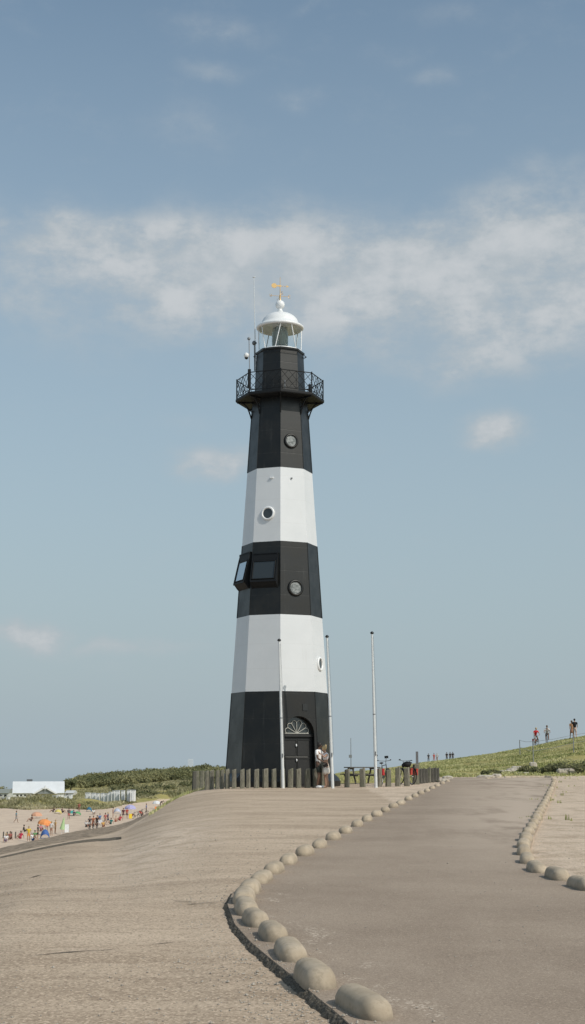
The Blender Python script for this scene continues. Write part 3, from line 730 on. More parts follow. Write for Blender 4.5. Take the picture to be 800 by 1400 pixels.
# projecting bay windows on the middle black band
def bay(face, pxc, half_w, yt, yb, pane_m):
    s, qt = face.hit(pxc, yt); _, qb = face.hit(pxc, yb); M0 = face.M() @ Matrix.Translation((s, 0, 0))
    h = qt - qb; P = [(0, qt), (.07, qt - .02), (.13, qt - h * .25), (.29, qb + .06), (.30, qb), (.22, qb - .08), (.10, qb - .22), (0, qb - .30)]
    w2 = half_w
    root = MB(); root.M = M0                                 # cheeks
    for sx in (-1, 1):
        root.prism([(p[0], p[1]) for p in P], (0, 0, 1), (0, 1, 0), (.05 * -sx, 0, 0), (w2 * sx, 0, 0))
    root.box((0, qt - .03, .045), (2 * w2, .08, .10)); root.box((0, qb - .01, .26), (2 * w2, .09, .08)); root.prism([(0, qb - .05), (.24, qb - .05), (.13, qb - .17), (0, qb - .28)], (0, 0, 1), (0, 1, 0), (2 * w2 - .1, 0, 0), (-w2 + .05, 0, 0))
    b0 = root.build('bay_window', M_RAIL, lh)
    a, c = Vector((0, qt - h * .28, .12)), Vector((0, qb + .08, .27)); d = (a - c).normalized(); nn = Vector((1, 0, 0)).cross(d).normalized()
    mb = MB(); mb.M = M0
    for z_, m_ in (((0), pane_m),):
        o = nn * .0
        mb.add([(-w2 + .07, c.y, c.z), (w2 - .07, c.y, c.z), (w2 - .07, a.y, a.z), (-w2 + .07, a.y, a.z)], [(0, 1, 2, 3)])
    mb.build('pane', pane_m, b0, fix=False)
    mb = MB(); mb.M = M0
    for xx in (-w2 + .09, w2 - .09): mb.tube([(xx, c.y, c.z + .02), (xx, a.y, a.z + .02)], .02, 6)
    for q in (a, c): mb.tube([(-w2 + .09, q.y, q.z + .02), (w2 - .09, q.y, q.z + .02)], .022, 6)
    mb.box((0, qt - h * .14, .085), (2 * w2 - .1, h * .26, .02))
    mb.build('window_frame', M_RAIL, b0)
bay(FL, 363.6, .60, 757, 795, M_PANE)
bay(FLL, 337.0, .60, 757, 797, M_MIRROR)

# gallery
mb = MB()
for (r0, z0), (r1, z1) in zip([(Rt(zg) - .05, -.10), (Rg, -.10), (Rg + .02, -.06), (Rg + .02, .03)], [(Rg, -.10), (Rg + .02, -.06), (Rg + .02, .03), (.6, .03)]):
    for k in range(8): mb.add([corner(k, r0, zg + z0), corner(k + 1, r0, zg + z0), corner(k + 1, r1, zg + z1), corner(k, r1, zg + z1)], [(0, 1, 2, 3)])
gal = mb.build('gallery_floor', M_RAIL, lh)
for k in range(8):                      # curved brackets
    pts = []
    for i in range(9):
        s = i / 8; r = Rg - .06 - (Rg - .06 - Rt(zg - .9)) * (s ** .55 if s else 0); z = zg - .12 - .74 * s ** 1.9
        pts.append(corner(k, r, z))
    mb = MB(); mb.tube(pts, .035, 6); mb.tube([corner(k, Rt(zg) - .02, zg - .13), corner(k, Rg - .05, zg - .13)], .03, 6)
    c0 = corner(k, (Rg + Rt(zg)) / 2 - .12, zg - .30); ra = corner(k, 1, 0); mb.tube([corner(k, Rg - .35, zg - .14), corner(k, Rt(zg - .45) + .02, zg - .55)], .022, 5)
    mb.build('bracket', M_RAIL, lh)
RH = .93
for k in range(8):                      # railing panels with their corner post
    a, b_ = corner(k, Rg - .03, zg), corner(k + 1, Rg - .03, zg); up = Vector((0, 0, 1))
    P = lambda s, h: a + (b_ - a) * s + up * h
    mb = MB(); mb.tube([P(0, RH), P(1, RH)], .022, 6); mb.tube([P(0, .12), P(1, .12)], .016, 6); mb.tube([P(0, 0), P(0, RH + .05)], .030, 6)
    h0, h1 = .12, RH
    mb.tube([P(.5, h0), P(.5, h1)], .010, 5)
    for s0, s1 in ((0, .5), (.5, 1)):
        sm, hm = (s0 + s1) / 2, (h0 + h1) / 2
        mb.tube([P(s0, h0), P(s1, h1)], .013, 5); mb.tube([P(s0, h1), P(s1, h0)], .013, 5)
        for u0, v0, u1, v1 in ((s0, hm, sm, h1), (sm, h1, s1, hm), (s1, hm, sm, h0), (sm, h0, s0, hm)): mb.tube([P(u0, v0), P(u1, v1)], .010, 5)
    mb.build('railing_panel', M_RAIL, lh)
# watch room
R1, z1 = RZt(546, 35.2); R2, z2 = RZt(483, 32.0)
oct_band(zg + .03, z2, R1, R2, cap=True).build('watch_room', M_BLACK, lh, fix=False)
mb = MB()
for (r0, q0), (r1, q1) in zip([(0, -.10), (.05, -.08), (.06, 0)], [(.05, -.08), (.06, 0), (-.25, .02)]):
    for k in range(8): mb.add([corner(k, R2 + r0, z2 + q0), corner(k + 1, R2 + r0, z2 + q0), corner(k + 1, R2 + r1, z2 + q1), corner(k, R2 + r1, z2 + q1)], [(0, 1, 2, 3)])
mb.build('cornice', M_BLACK, lh)
mb = MB(); zr = RZt(488, 30)[1]
for k in range(8): mb.tube([corner(k, R2 + .14, zr), corner(k + 1, R2 + .14, zr)], .014, 5); mb.tube([corner(k, R2 - .02, zr), corner(k, R2 + .15, zr)], .014, 5)
mb.build('grab_rail', M_RAIL, lh)
mb = MB(); p0 = corner(0, R1 + .02, zg + .25) + Vector((.20, 0, 0)); mb.tube([p0 + Vector((0, -.03, 0)), p0 + Vector((0, -.03, .38))], .022, 6); mb.build('grab_handle', M_GREY, lh)
# lantern
Rl, zl0 = RZt(478, 29.0); zl1 = RZt(450, 30)[1]; zl0 = z2 + .01
mb = MB(); mb.lathe([(Rl, zl0), (Rl, zl1)], 48); mb.lathe([(Rl - .012, zl1), (Rl - .012, zl0)], 48); mb.build('lantern_glazing', M_GLASS, lh, fix=False)
mb = MB()
for k in range(8):
    a0 = R_(-5) + k * math.pi / 4; ln = R_(7.5) * (1 if k % 2 == 0 else -1)
    if True:
        pts = []
        for i in range(7):
            q = i / 6; an = a0 + ln * (2 * q - 1); pts.append(((Rl + .005) * math.sin(an), -(Rl + .005) * math.cos(an), zl0 + (zl1 - zl0) * q))
        mb.tube(pts, .024, 6)
mb.lathe([(Rl - .03, zl0), (Rl + .03, zl0), (Rl + .03, zl0 + .05), (Rl - .03, zl0 + .05)], 48)
mb.build('glazing_bars', M_TRIM, lh)
mb = MB(); lr = .36
prof = [(.01, zl0)]
nz = 14
for i in range(nz + 1):
    z = zl0 + .06 + (zl1 - zl0 - .05) * i / nz; bul = lr * (1 - .25 * abs(i / nz - .5) ** 2 * 2); prof += [(bul - .02, z), (bul + .02, z + .02)]
prof.append((.01, zl1)); mb.lathe(prof, 32); mb.build('lens', M_LENS, lh, fix=False)
Rr = RZt(450, 32.4)[0]; zr1 = zl1
def zz(py): return RZt(py, 1)[1]
mb = MB(); zd = zz(443.5); za_ = zz(427.5)
prof = [(Rl - .02, zr1 - .02), (Rr - .05, zr1 - .03), (Rr, zr1 + .02), (Rr + .005, zr1 + .07), (Rr - .05, zr1 + .12), (RZt(444, 26)[0], zd)]
Rd = RZt(444, 25.2)[0]
for i in range(1, 13):
    an = math.pi / 2 * i / 12 * .97; prof.append((max(.11, Rd * math.cos(an)), zd + (za_ - zd) * math.sin(an)))
prof += [(.15, zz(426.3)), (.10, zz(424)), (.085, zz(421)), (.12, zz(420.5))]
mb.lathe(prof, 48); mb.lathe([(Rl - .02, zr1 - .02), (.01, zr1 + .05)], 48); roof = mb.build('dome_roof', M_TRIM, lh)
mb = MB(); rb = RZt(416.7, 6.4)[0]; mb.sphere((0, 0, zz(416.7)), rb, 24, 16); mb.lathe([(.12, zz(421.2)), (.14, zz(420.8)), (.10, zz(420.2))], 20); mb.build('ball_finial', M_TRIM, roof)
vane = MB(); zt_ = zz(379); vane.tube([(0, 0, zz(411)), (0, 0, zz(406)), (0, 0, zt_)], [.022, .02, .009], 8)
vane.lathe([(.055, zz(411)), (.03, zz(408)), (.045, zz(405.5)), (.02, zz(402)), (.012, zz(400))], 10)
za1 = zz(404.8)
Vv = Matrix.Rotation(R_(12), 4, 'Z'); vane.M = Vv
vane.tube([(-.42, 0, za1), (.42, 0, za1)], .009, 6); vane.tube([(0, -.42, za1), (0, .42, za1)], .009, 6)
def letter(mb, ch, c, h):
    w_ = h * .32; x, y, z = c; S = lambda pts: mb.tube([(x + p[0] * w_, y, z + p[1] * h / 2) for p in pts], .011, 5)
    if ch == 'N': S([(-1, -1), (-1, 1), (1, -1), (1, 1)])
    if ch == 'E': S([(1, 1), (-1, 1), (-1, -1), (1, -1)]); S([(-1, 0), (.7, 0)])
    if ch == 'W': S([(-1, 1), (-.5, -1), (0, .4), (.5, -1), (1, 1)])
    if ch == 'S': S([(1, .9), (-.9, .8), (-.9, .1), (.9, -.1), (.9, -.8), (-1, -.9)])
letter(vane, 'W', (-.44, 0, za1), .14); letter(vane, 'E', (.44, 0, za1), .14); letter(vane, 'N', (0, .44, za1), .14); letter(vane, 'S', (0, -.44, za1), .14)
zv = zz(391); vane.tube([(-.38, 0, zv), (.30, 0, zv)], .009, 6); vane.prism([(.30, -.06), (.42, 0), (.30, .06)], (1, 0, 0), (0, 0, 1), (0, .015, 0), (0, -.007, zv))
pts = [(-.28 + .12 * (1 + .18 * (i % 2)) * math.cos(2 * math.pi * i / 20), .105 * (1 + .18 * (i % 2)) * math.sin(2 * math.pi * i / 20)) for i in range(20)]
vane.prism(pts, (1, 0, 0), (0, 0, 1), (0, .02, 0), (0, -.01, zv)); vane.prism([(-.16, -.02), (0, -.05), (.1, 0), (0, .05), (-.16, .02)], (1, 0, 0), (0, 0, 1), (0, .016, 0), (0, -.008, zv))
vane.build('weather_vane', M_GOLD, lh)
# antenna and sensors on the left of the gallery
def rel(px, py, Y=LY): p = at(px, py, Y); return p - Vector((LX, LY, LZ))
mb = MB(); a, b_ = rel(349.5, 505), rel(347.3, 379); mb.tube([a, a.lerp(b_, .4), b_], [.032, .022, .011], 8); mb.sphere(b_, .045, 8, 6, (1.6, 1, .6)); ant = mb.build('antenna', M_POLE, lh)
mb = MB(); q = rel(347.6, 469); mb.sphere(q, .10, 10, 8, (1, 1, 1.1)); mb.tube([q, q + Vector((.12, 0, 0))], .03, 6)
for py in (488, 499): q = rel(348, py); mb.tube([q, q + Vector((.35, 0, 0))], .018, 6)
mb.tube([rel(348.5, 507), rel(348.2, 470)], .034, 8)
mb.build('antenna_mount', M_STEEL, ant)
mb = MB(); mb.tube([rel(341.4, 512, 61.4), rel(340.6, 465, 61.4)], .022, 6); mb.sphere(rel(340.3, 463, 61.4), .075, 10, 8); sm = mb.build('sensor_mast', M_GREY, lh)
mb = MB(); q = rel(337, 486, 61.4); mb.sphere(q, .12, 12, 8, (1, 1, 1.1)); mb.tube([q + Vector((0, 0, .04)), q + Vector((.13, 0, .04))], .02, 6); mb.build('camera_dome', M_TRIM, sm)
mb = MB(); mb.sphere(q + Vector((0, 0, -.10)), .085, 10, 8); mb.build('camera_eye', M_DARK, sm)
mb = MB(); q = rel(341, 517, 61.2); mb.box(q + Vector((0, 0, -.02)), (.14, .14, .85)); mb.build('cable_box', M_RAIL, lh)
mb = MB(); q = rel(423.5, 533, 61.2); mb.box(q, (.12, .12, .5)); mb.build('cable_box', M_RAIL, lh)

# ------------------------------------------------------------------ flagpoles
def flagpole(label, top, base_px, Y):
    bx = at(*base_px, Y); bz = H(bx.x, Y); base = Vector((bx.x, Y, bz)); tp = at(*top, Y) - base
    o = thing('flagpole', label, 'flagpole', base, 0, 'white flagpoles round the lighthouse')
    mb = MB(); mb.tube([(0, 0, -.1), tp * .35, tp * .7, tp], [.068, .060, .049, .038], 14); mb.build('pole', M_POLE, o)
    mb = MB(); mb.lathe([(.02, 0), (.075, .02), (.08, .06), (.05, .10), (.01, .12)], 12, tp); mb.build('cap', M_DARK, o)
    mb = MB(); mb.tube([tp * .985 + Vector((.05, -.05, 0)), tp * .6 + Vector((.085, -.06, 0)), tp * .22 + Vector((.08, -.08, 0))], .006, 4); mb.build('halyard', M_GREY, o)
    mb = MB(); q = tp * .22; mb.box(q + Vector((.02, -.09, 0)), (.03, .05, .16)); mb.build('cleat', M_STEEL, o)
    mb = MB(); q = tp * .47; mb.lathe([(.056, 0), (.062, .01), (.062, .04), (.056, .05)], 14, q); mb.build('joint_collar', M_GREY, o)
flagpole('white flagpole standing in front of the lighthouse corner, left of the door', (381.8, 877), (387.2, 1077), 58.3)
flagpole('white flagpole beside the embracing couple at the right lighthouse edge', (447.2, 872), (455.0, 1075.5), 58.6)
flagpole('white flagpole standing clear of the lighthouse against open sky', (508.7, 867), (514.2, 1075), 59.0)

# ------------------------------------------------------------------ fence of timber posts
posts = [(265.4, 1081.5, 1054.5, 5.5, 1), (269.8, 1080.5, 1054, 5.5, 0), (275.8, 1080, 1053.5, 6, 0), (282.9, 1079.5, 1053.5, 6, 0), (289.6, 1079, 1053, 6.5, 0), (297.2, 1078.5, 1053, 5.5, 0), (303.6, 1078.5, 1052.5, 5.5, 0),
  (310.9, 1078.3, 1051.5, 6, 0), (320.2, 1078.2, 1051.8, 5.8, 0), (331.2, 1078.2, 1051.8, 6, 0), (339.4, 1078, 1052, 5.8, 0), (350.7, 1077.8, 1051.5, 7, 0), (362.9, 1077.5, 1050.8, 7.8, 0),
  (374.8, 1077.5, 1051, 7, 0), (386.6, 1077.5, 1051.5, 6.5, 0), (397, 1077.5, 1051.2, 7.2, 0), (408.3, 1077.5, 1050.8, 7, 0), (420.5, 1077.2, 1050.6, 7.5, 0), (431.4, 1077, 1050.8, 7.2, 0), (442.5, 1077, 1050.5, 7.6, 0),
  (474.6, 1076.5, 1051.5, 7, 0), (496.0, 1076, 1050.5, 7.5, 0), (519.0, 1075.8, 1050, 6, 0), (531, 1075.5, 1052.5, 7.5, 0), (544, 1075.3, 1049, 7, 0), (556.5, 1075, 1049.5, 7.8, 0), (568.8, 1072.5, 1044.5, 9, 0),
  (575.5, 1071.5, 1051, 4.6, 1), (579.6, 1071, 1050.5, 4.4, 1), (583.2, 1070.6, 1050.8, 4.6, 1), (587.6, 1070.2, 1048.6, 3.6, 0), (591.6, 1069.8, 1050, 4.6, 1), (595.4, 1069.4, 1049.4, 4.4, 1), (598.8, 1069, 1050, 4.4, 1)]
for i, (px, yb, yt, wpx, dark) in enumerate(posts):
    g = ground(px, yb); wd = wpx * g.y / F; h = at(px, yt, g.y).z - g.z; r = random.Random(i)
    mb = MB(); n = 10; vs = []; lean = Vector((r.uniform(-.02, .02), r.uniform(-.02, .02), 0)); rx = wd / 2
    levels = [(-.2, 1.02), (0, 1.03), (h * .3, 1.0), (h * .6, .98), (h - .04, .97), (h - .006, .90)]
    for z, q in levels:
        for k in range(n):
            an = 2 * math.pi * (k + .5) / n; ca, sa = math.cos(an), math.sin(an)
            m_ = (abs(ca) ** 5 + abs(sa) ** 5) ** (-1 / 5); f = q * m_ * (1 + .05 * noise.noise(Vector((k * 1.3, z * 3, i))))
            zz_ = z + (.05 * ca * r.uniform(.2, 1) if z > h * .8 else 0)
            vs.append((ca * rx * f + lean.x * z, sa * rx * f + lean.y * z, zz_))
    mb.add(vs, [(j * n + k, j * n + (k + 1) % n, (j + 1) * n + (k + 1) % n, (j + 1) * n + k) for j in range(len(levels) - 1) for k in range(n)])
    mb.add(vs[-n:], [tuple(range(n))])
    o = mb.build('wooden_post', M_WOOD2 if dark else M_WOOD); o.location = g; o.rotation_euler = (0, 0, r.uniform(-.3, .3))
    tag(o, '%s wooden fence post, %s from the left end of the fence' % ('dark narrow' if dark else 'weathered grey', ordinal(i + 1)), 'fence post', 'timber posts fencing the lighthouse plot')
g = at(570.5, 1050, 70); mb = MB(); gz = H(g.x, 70); ht = at(570, 1027.5, 70).z - gz
mb.box((0, 0, ht / 2), (.13, .13, ht), taper=.85); o = mb.build('marker_post', simple('marker_grey', (.16, .16, .17), .8, var=.2)); o.location = (g.x, 70, gz)
tag(o, 'tall slim grey post rising behind the thickest fence post', 'post')
# loose cobbles at the foot of the fence
g0 = None
mb = MB()

# ------------------------------------------------------------------ people
def skin_mesh(name, nodes, edges, sub=1):
    me = bpy.data.meshes.new(name); me.from_pydata([n[0] for n in nodes], edges, []); o = bpy.data.objects.new(name, me); C.objects.link(o)
    sk = o.modifiers.new('s', 'SKIN'); sk.use_smooth_shade = True
    for i, n in enumerate(nodes):
        r = n[1] if isinstance(n[1], tuple) else (n[1], n[1]); me.skin_vertices[0].data[i].radius = r
        me.skin_vertices[0].data[i].use_root = (i == 0)
    if sub: ss = o.modifiers.new('u', 'SUBSURF'); ss.levels = sub; ss.render_levels = sub
    dg = bpy.context.evaluated_depsgraph_get(); dg.update()
    out = bpy.data.meshes.new_from_object(o.evaluated_get(dg)); out.name = name
    bpy.data.objects.remove(o); bpy.data.meshes.remove(me)
    out.polygons.foreach_set('use_smooth', [True] * len(out.polygons)); out.materials.clear(); return out
# a pose is hip centre, chest, neck, head, then left/right shoulder-elbow-hand and hip-knee-ankle-toe; figures face -y
def pose(kind):
    P = dict(hip=(0, 0, .95), chest=(0, 0, 1.28), neck=(0, 0, 1.50), head=(0, -.02, 1.64),
             la=[(.19, 0, 1.42), (.25, .02, 1.14), (.26, -.06, .90)], ra=[(-.19, 0, 1.42), (-.25, .02, 1.14), (-.26, -.06, .90)],
             ll=[(.10, 0, .92), (.11, -.01, .50), (.12, .03, .08), (.13, -.14, .04)], rl=[(-.10, 0, .92), (-.11, -.01, .50), (-.12, .03, .08), (-.13, -.14, .04)])
    if kind == 'walk':
        P['ll'] = [(.10, 0, .92), (.10, -.16, .52), (.11, -.22, .10), (.11, -.40, .06)]; P['rl'] = [(-.10, 0, .92), (-.10, .06, .50), (-.11, .34, .16), (-.11, .24, .04)]
        P['la'] = [(.19, 0, 1.42), (.25, .12, 1.16), (.25, .10, .92)]; P['ra'] = [(-.19, 0, 1.42), (-.25, -.08, 1.15), (-.24, -.26, .98)]
    if kind == 'sit':   # on the ground, knees drawn up, leaning on the hands
        P = dict(hip=(0, 0, .14), chest=(0, .10, .48), neck=(0, .10, .70), head=(0, .06, .84), la=[(.19, .10, .62), (.26, .26, .36), (.28, .30, .06)], ra=[(-.19, .10, .62), (-.24, -.14, .44), (-.12, -.34, .42)],
                 ll=[(.10, -.02, .13), (.13, -.42, .46), (.14, -.66, .08), (.15, -.82, .04)], rl=[(-.10, -.02, .13), (-.13, -.40, .44), (-.14, -.62, .08), (-.15, -.78, .04)])
    if kind == 'ride':  # on a bicycle saddle, hands on the bars, feet on the pedals
        P = dict(hip=(0, .18, .98), chest=(0, .02, 1.28), neck=(0, -.08, 1.49), head=(0, -.13, 1.63), la=[(.19, -.04, 1.40), (.28, -.22, 1.18), (.26, -.44, 1.06)], ra=[(-.19, -.04, 1.40), (-.28, -.22, 1.18), (-.26, -.44, 1.06)],
                 ll=[(.10, .16, .95), (.12, -.22, .80), (.12, -.06, .42), (.12, -.22, .38)], rl=[(-.10, .16, .95), (-.12, -.12, .60), (-.12, .02, .20), (-.12, -.14, .15)])
    if kind == 'bend':
        P.update(chest=(0, -.22, 1.20), neck=(0, -.42, 1.28), head=(0, -.56, 1.30), la=[(.19, -.34, 1.24), (.22, -.42, .95), (.18, -.52, .70)], ra=[(-.19, -.34, 1.24), (-.22, -.42, .95), (-.18, -.52, .70)])
    if kind == 'hugger':   # man looking across, one arm forward and low round her waist holding a bag, the other on her back
        P.update(head=(0, -.05, 1.65), ra=[(-.20, 0, 1.43), (-.27, -.08, 1.16), (-.17, -.33, 1.00)], la=[(.20, 0, 1.43), (.25, -.16, 1.18), (.10, -.40, 1.16)],
                 rl=[(-.10, 0, .92), (-.11, -.05, .50), (-.12, .02, .08), (-.13, -.14, .04)])
    if kind == 'hugged':   # woman leaning in with both arms raised round his neck
        P.update(chest=(0, -.03, 1.27), neck=(0, -.06, 1.49), head=(0, -.10, 1.62), la=[(.17, -.03, 1.40), (.26, -.18, 1.28), (.13, -.33, 1.44)], ra=[(-.17, -.03, 1.40), (-.26, -.16, 1.20), (-.12, -.32, 1.30)])
    return P
def fingers(nodes, edges, idx, elbow, hand, side):
    e, h = Vector(elbow), Vector(hand); d = (h - e).normalized(); a = d.cross(Vector((0, 0, 1)))
    a = (a if a.length > .2 else Vector((1, 0, 0))).normalized(); b = d.cross(a).normalized()
    palm = h + d * .07; nodes.append((tuple(palm), (.034, .020))); pi_ = len(nodes) - 1; edges.append((idx, pi_))
    for k, (o, L) in enumerate(((-.030, .062), (-.010, .075), (.010, .078), (.030, .068))):
        q = palm + b * o + d * .012; m1 = q + d * L * .55 + a * .008 * side; m2 = q + d * L * .9 + a * .028 * side
        nodes.append((tuple(m1), .0085)); nodes.append((tuple(m2), .0075)); edges += [(pi_, len(nodes) - 2), (len(nodes) - 2, len(nodes) - 1)]
    q = h + d * .02 + b * .042; nodes.append((tuple(q), .011)); nodes.append((tuple(q + d * .04 + b * .012 + a * .01 * side), .009)); edges += [(idx, len(nodes) - 2), (len(nodes) - 2, len(nodes) - 1)]
PC = {}
def person_meshes(kind, woman=False, dress=False, longhair=False, fine=False, sleeves=True, legs='shorts'):
    key = (kind, woman, dress, longhair, fine, sleeves, legs)
    if key in PC: return PC[key]
    P = pose(kind); V = Vector; f = .90 if woman else 1.0
    hip, chest, neck, head = (V(P[k]) for k in ('hip', 'chest', 'neck', 'head')); up = (head - neck).normalized()
    N = [(hip, (.135, .10)), (hip.lerp(chest, .45), (.115 * f, .085 * f)), (chest, (.150 * f, .105 * f)), (neck.lerp(chest, .25), (.12 * f, .07)), (neck, .052), (neck.lerp(head, .45), .055),
         (head + up * .0 + V((0, -.008, 0)), (.074, .088)), (head + up * .075, (.066, .080)), (head + V((0, -.098, -.005)), .014)]
    E = [(0, 1), (1, 2), (2, 3), (3, 4), (4, 5), (5, 6), (6, 7), (6, 8)]
    for arm, sd in (('la', 1), ('ra', -1)):
        s, e, h = (V(q) for q in P[arm]); b = len(N); N += [(s, .052 * f), (s.lerp(e, .5), .046 * f), (e, .037 * f), (e.lerp(h, .85), .025 * f), (h, .028 * f)]
        E += [(3, b), (b, b + 1), (b + 1, b + 2), (b + 2, b + 3), (b + 3, b + 4)]
        if fine: fingers(N, E, b + 4, e, h, sd)
    for leg in ('ll', 'rl'):
        a, k, an, to = (V(q) for q in P[leg]); b = len(N); N += [(a, .085), (a.lerp(k, .5), .070), (k, .052), (k.lerp(an, .35), .052), (an, .035), (to, .030)]
        E += [(0, b)] + [(b + i, b + i + 1) for i in range(5)]
    N = [(tuple(n[0]), n[1]) for n in N]; body = skin_mesh('body', N, E, 1)
    out = {'body': body}
    # shirt follows torso and upper arms
    N = [(hip - V((0, 0, .05)) if not kind == 'sit' else hip.lerp(chest, .2), (.145 * f, .112)), (hip.lerp(chest, .5), (.150 * f, .118)), (chest, (.180 * f, .135)), (neck.lerp(chest, .22), (.145 * f, .100)), (neck - (neck - chest) * .06, (.062, .06))]
    if dress == 'crop': N[0] = (hip.lerp(chest, .62), (.13 * f, .10)); N[1] = (hip.lerp(chest, .8), (.145 * f, .108))
    E = [(0, 1), (1, 2), (2, 3), (3, 4)]
    for arm in ('la', 'ra'):
        s, e, h = (V(q) for q in P[arm]); b = len(N); fr = .62 if sleeves else .12; N += [(s, .076 * f), (s.lerp(e, fr), .070 * f)]; E += [(3, b), (b, b + 1)]
    out['shirt'] = skin_mesh('shirt', [(tuple(n[0]), n[1]) for n in N], E, 1)
    N = [(hip.lerp(chest, .42 if dress == 'crop' else .22), (.135 * f, .105)), (hip, (.150, .115))]; E = [(0, 1)]
    if dress and kind != 'sit':
        kn = (V(P['ll'][1]) + V(P['rl'][1])) / 2; N += [(hip.lerp(kn, .45), (.225, .175)), (hip.lerp(kn, .92), (.23, .19))]; E += [(1, 2), (2, 3)]
        out['skirt'] = skin_mesh('skirt', [(tuple(n[0]), n[1]) for n in N], E, 1)
    else:
        fr = .85 if legs == 'shorts' else .35
        for leg in ('ll', 'rl'):
            a, k, an, to = (V(q) for q in P[leg]); b = len(N); N += [(a, .100), (a.lerp(k, fr), .084)]; E += [(1, b), (b, b + 1)]
            if legs == 'long': N += [(k, .070), (k.lerp(an, .9), .060)]; N[-3] = (a.lerp(k, .6), .082); E += [(b + 1, b + 2), (b + 2, b + 3)]
        out['shorts'] = skin_mesh('shorts', [(tuple(n[0]), n[1]) for n in N], E, 1)
    mb = MB(); hc = head + up * .04 + V((0, .022, .01)); mb.sphere(hc, .104, 12, 9, (.93, 1.02, 1.02))
    if longhair: mb.sphere(hc + V((0, .05, -.11)), .085, 10, 8, (1.0, .7, 1.7))
    if longhair == 'bun': mb = MB(); mb.sphere(hc, .105, 12, 9, (.95, 1.02, 1.02)); mb.sphere(hc + V((0, .07, .09)), .05, 8, 6)
    out['hair'] = mb.mesh('hair')
    for leg in ('ll', 'rl'):
        mb = MB(); a, k, an, to = (V(q) for q in P[leg]); d = (to - an); d.z = 0; d.normalize(); c = an.lerp(to, .45); c.z = min(an.z, to.z) + .012
        Mr = Matrix.Rotation(math.atan2(d.y, d.x), 4, 'Z'); mb.sphere((0, 0, 0), 1, 10, 6, (.14, .052, .055)); mb.v = [tuple((Mr @ V(p)) + c) for p in mb.v]
        out['shoe' + leg] = mb.mesh('shoe')
    PC[key] = out; return out
SKIN = simple('skin', (.42, .25, .17), .6); SKIN2 = simple('tanned_skin', (.27, .15, .095), .6); SKIN3 = simple('dark_skin', (.12, .065, .042), .6)
HAIRM = {'dark': simple('dark_hair', (.02, .015, .012), .6), 'blond': simple('blond_hair', (.45, .33, .17), .6), 'brown': simple('brown_hair', (.10, .06, .035), .6), 'grey': simple('grey_hair', (.42, .40, .38), .6)}
def person(label, loc, rotz, kind, shirt, shorts, hair='brown', skin=SKIN, group=None, scale=1.0, shoes=None, **kw):
    ms = person_meshes(kind, **kw); o = thing('person', label, 'person', loc, rotz, group); o.scale = (scale,) * 3
    def part(nm, key, m_):
        c = bpy.data.objects.new(nm, ms[key]); C.objects.link(c); c.parent = o
        if not ms[key].materials: ms[key].materials.append(m_)
        c.material_slots[0].link = 'OBJECT'; c.material_slots[0].material = m_; return c
    part('body', 'body', skin)
    if shirt: part('top', 'shirt', mat(shirt))
    part('skirt' if 'skirt' in ms else 'shorts', 'skirt' if 'skirt' in ms else 'shorts', mat(shorts)); part('hair', 'hair', HAIRM[hair])
    if shoes:
        for leg in ('ll', 'rl'): part('shoe', 'shoe' + leg, mat(shoes))
    return o
cy = 58.9; pm = at(435.8, 1075, cy); pm.z = H(pm.x, cy); pw_ = at(446.2, 1075, cy); pw_.z = H(pw_.x, cy)
person('man in a white shirt and dark shorts embracing the blonde woman', pm, R_(66), 'hugger', (.82, .80, .78), (.02, .025, .022), 'dark', SKIN3, None, 1.04, (.8, .8, .8), fine=True)
person('blonde woman in a white top and skirt hugging the man', pw_, R_(-70), 'hugged', (.84, .82, .85), (.82, .78, .72), 'blond', SKIN, None, .98, None, fine=True, woman=True, dress='crop', longhair='bun', sleeves=False)
# black shoulder bag in the man's hand
mb = MB(); mb.M = Matrix.Rotation(R_(-25), 4, 'Y'); mb.box((0, 0, -.09), (.21, .08, .12), taper=.85); mb.box((0, -.01, -.045), (.22, .09, .04)); bag = mb.build('handbag', mat((.015, .013, .012)))
h = []
for i in range(9): an = math.pi * i / 8; h.append((.08 * math.cos(an), 0, -.02 + .06 * math.sin(an)))
mb = MB(); mb.tube(h, .009, 6); mb.build('handle', mat((.015, .013, .012)), bag)
bag.location = (pm.x + .24, cy - .34, pm.z + 1.00); tag(bag, 'black handbag in the hand of the man by the flagpole', 'bag')

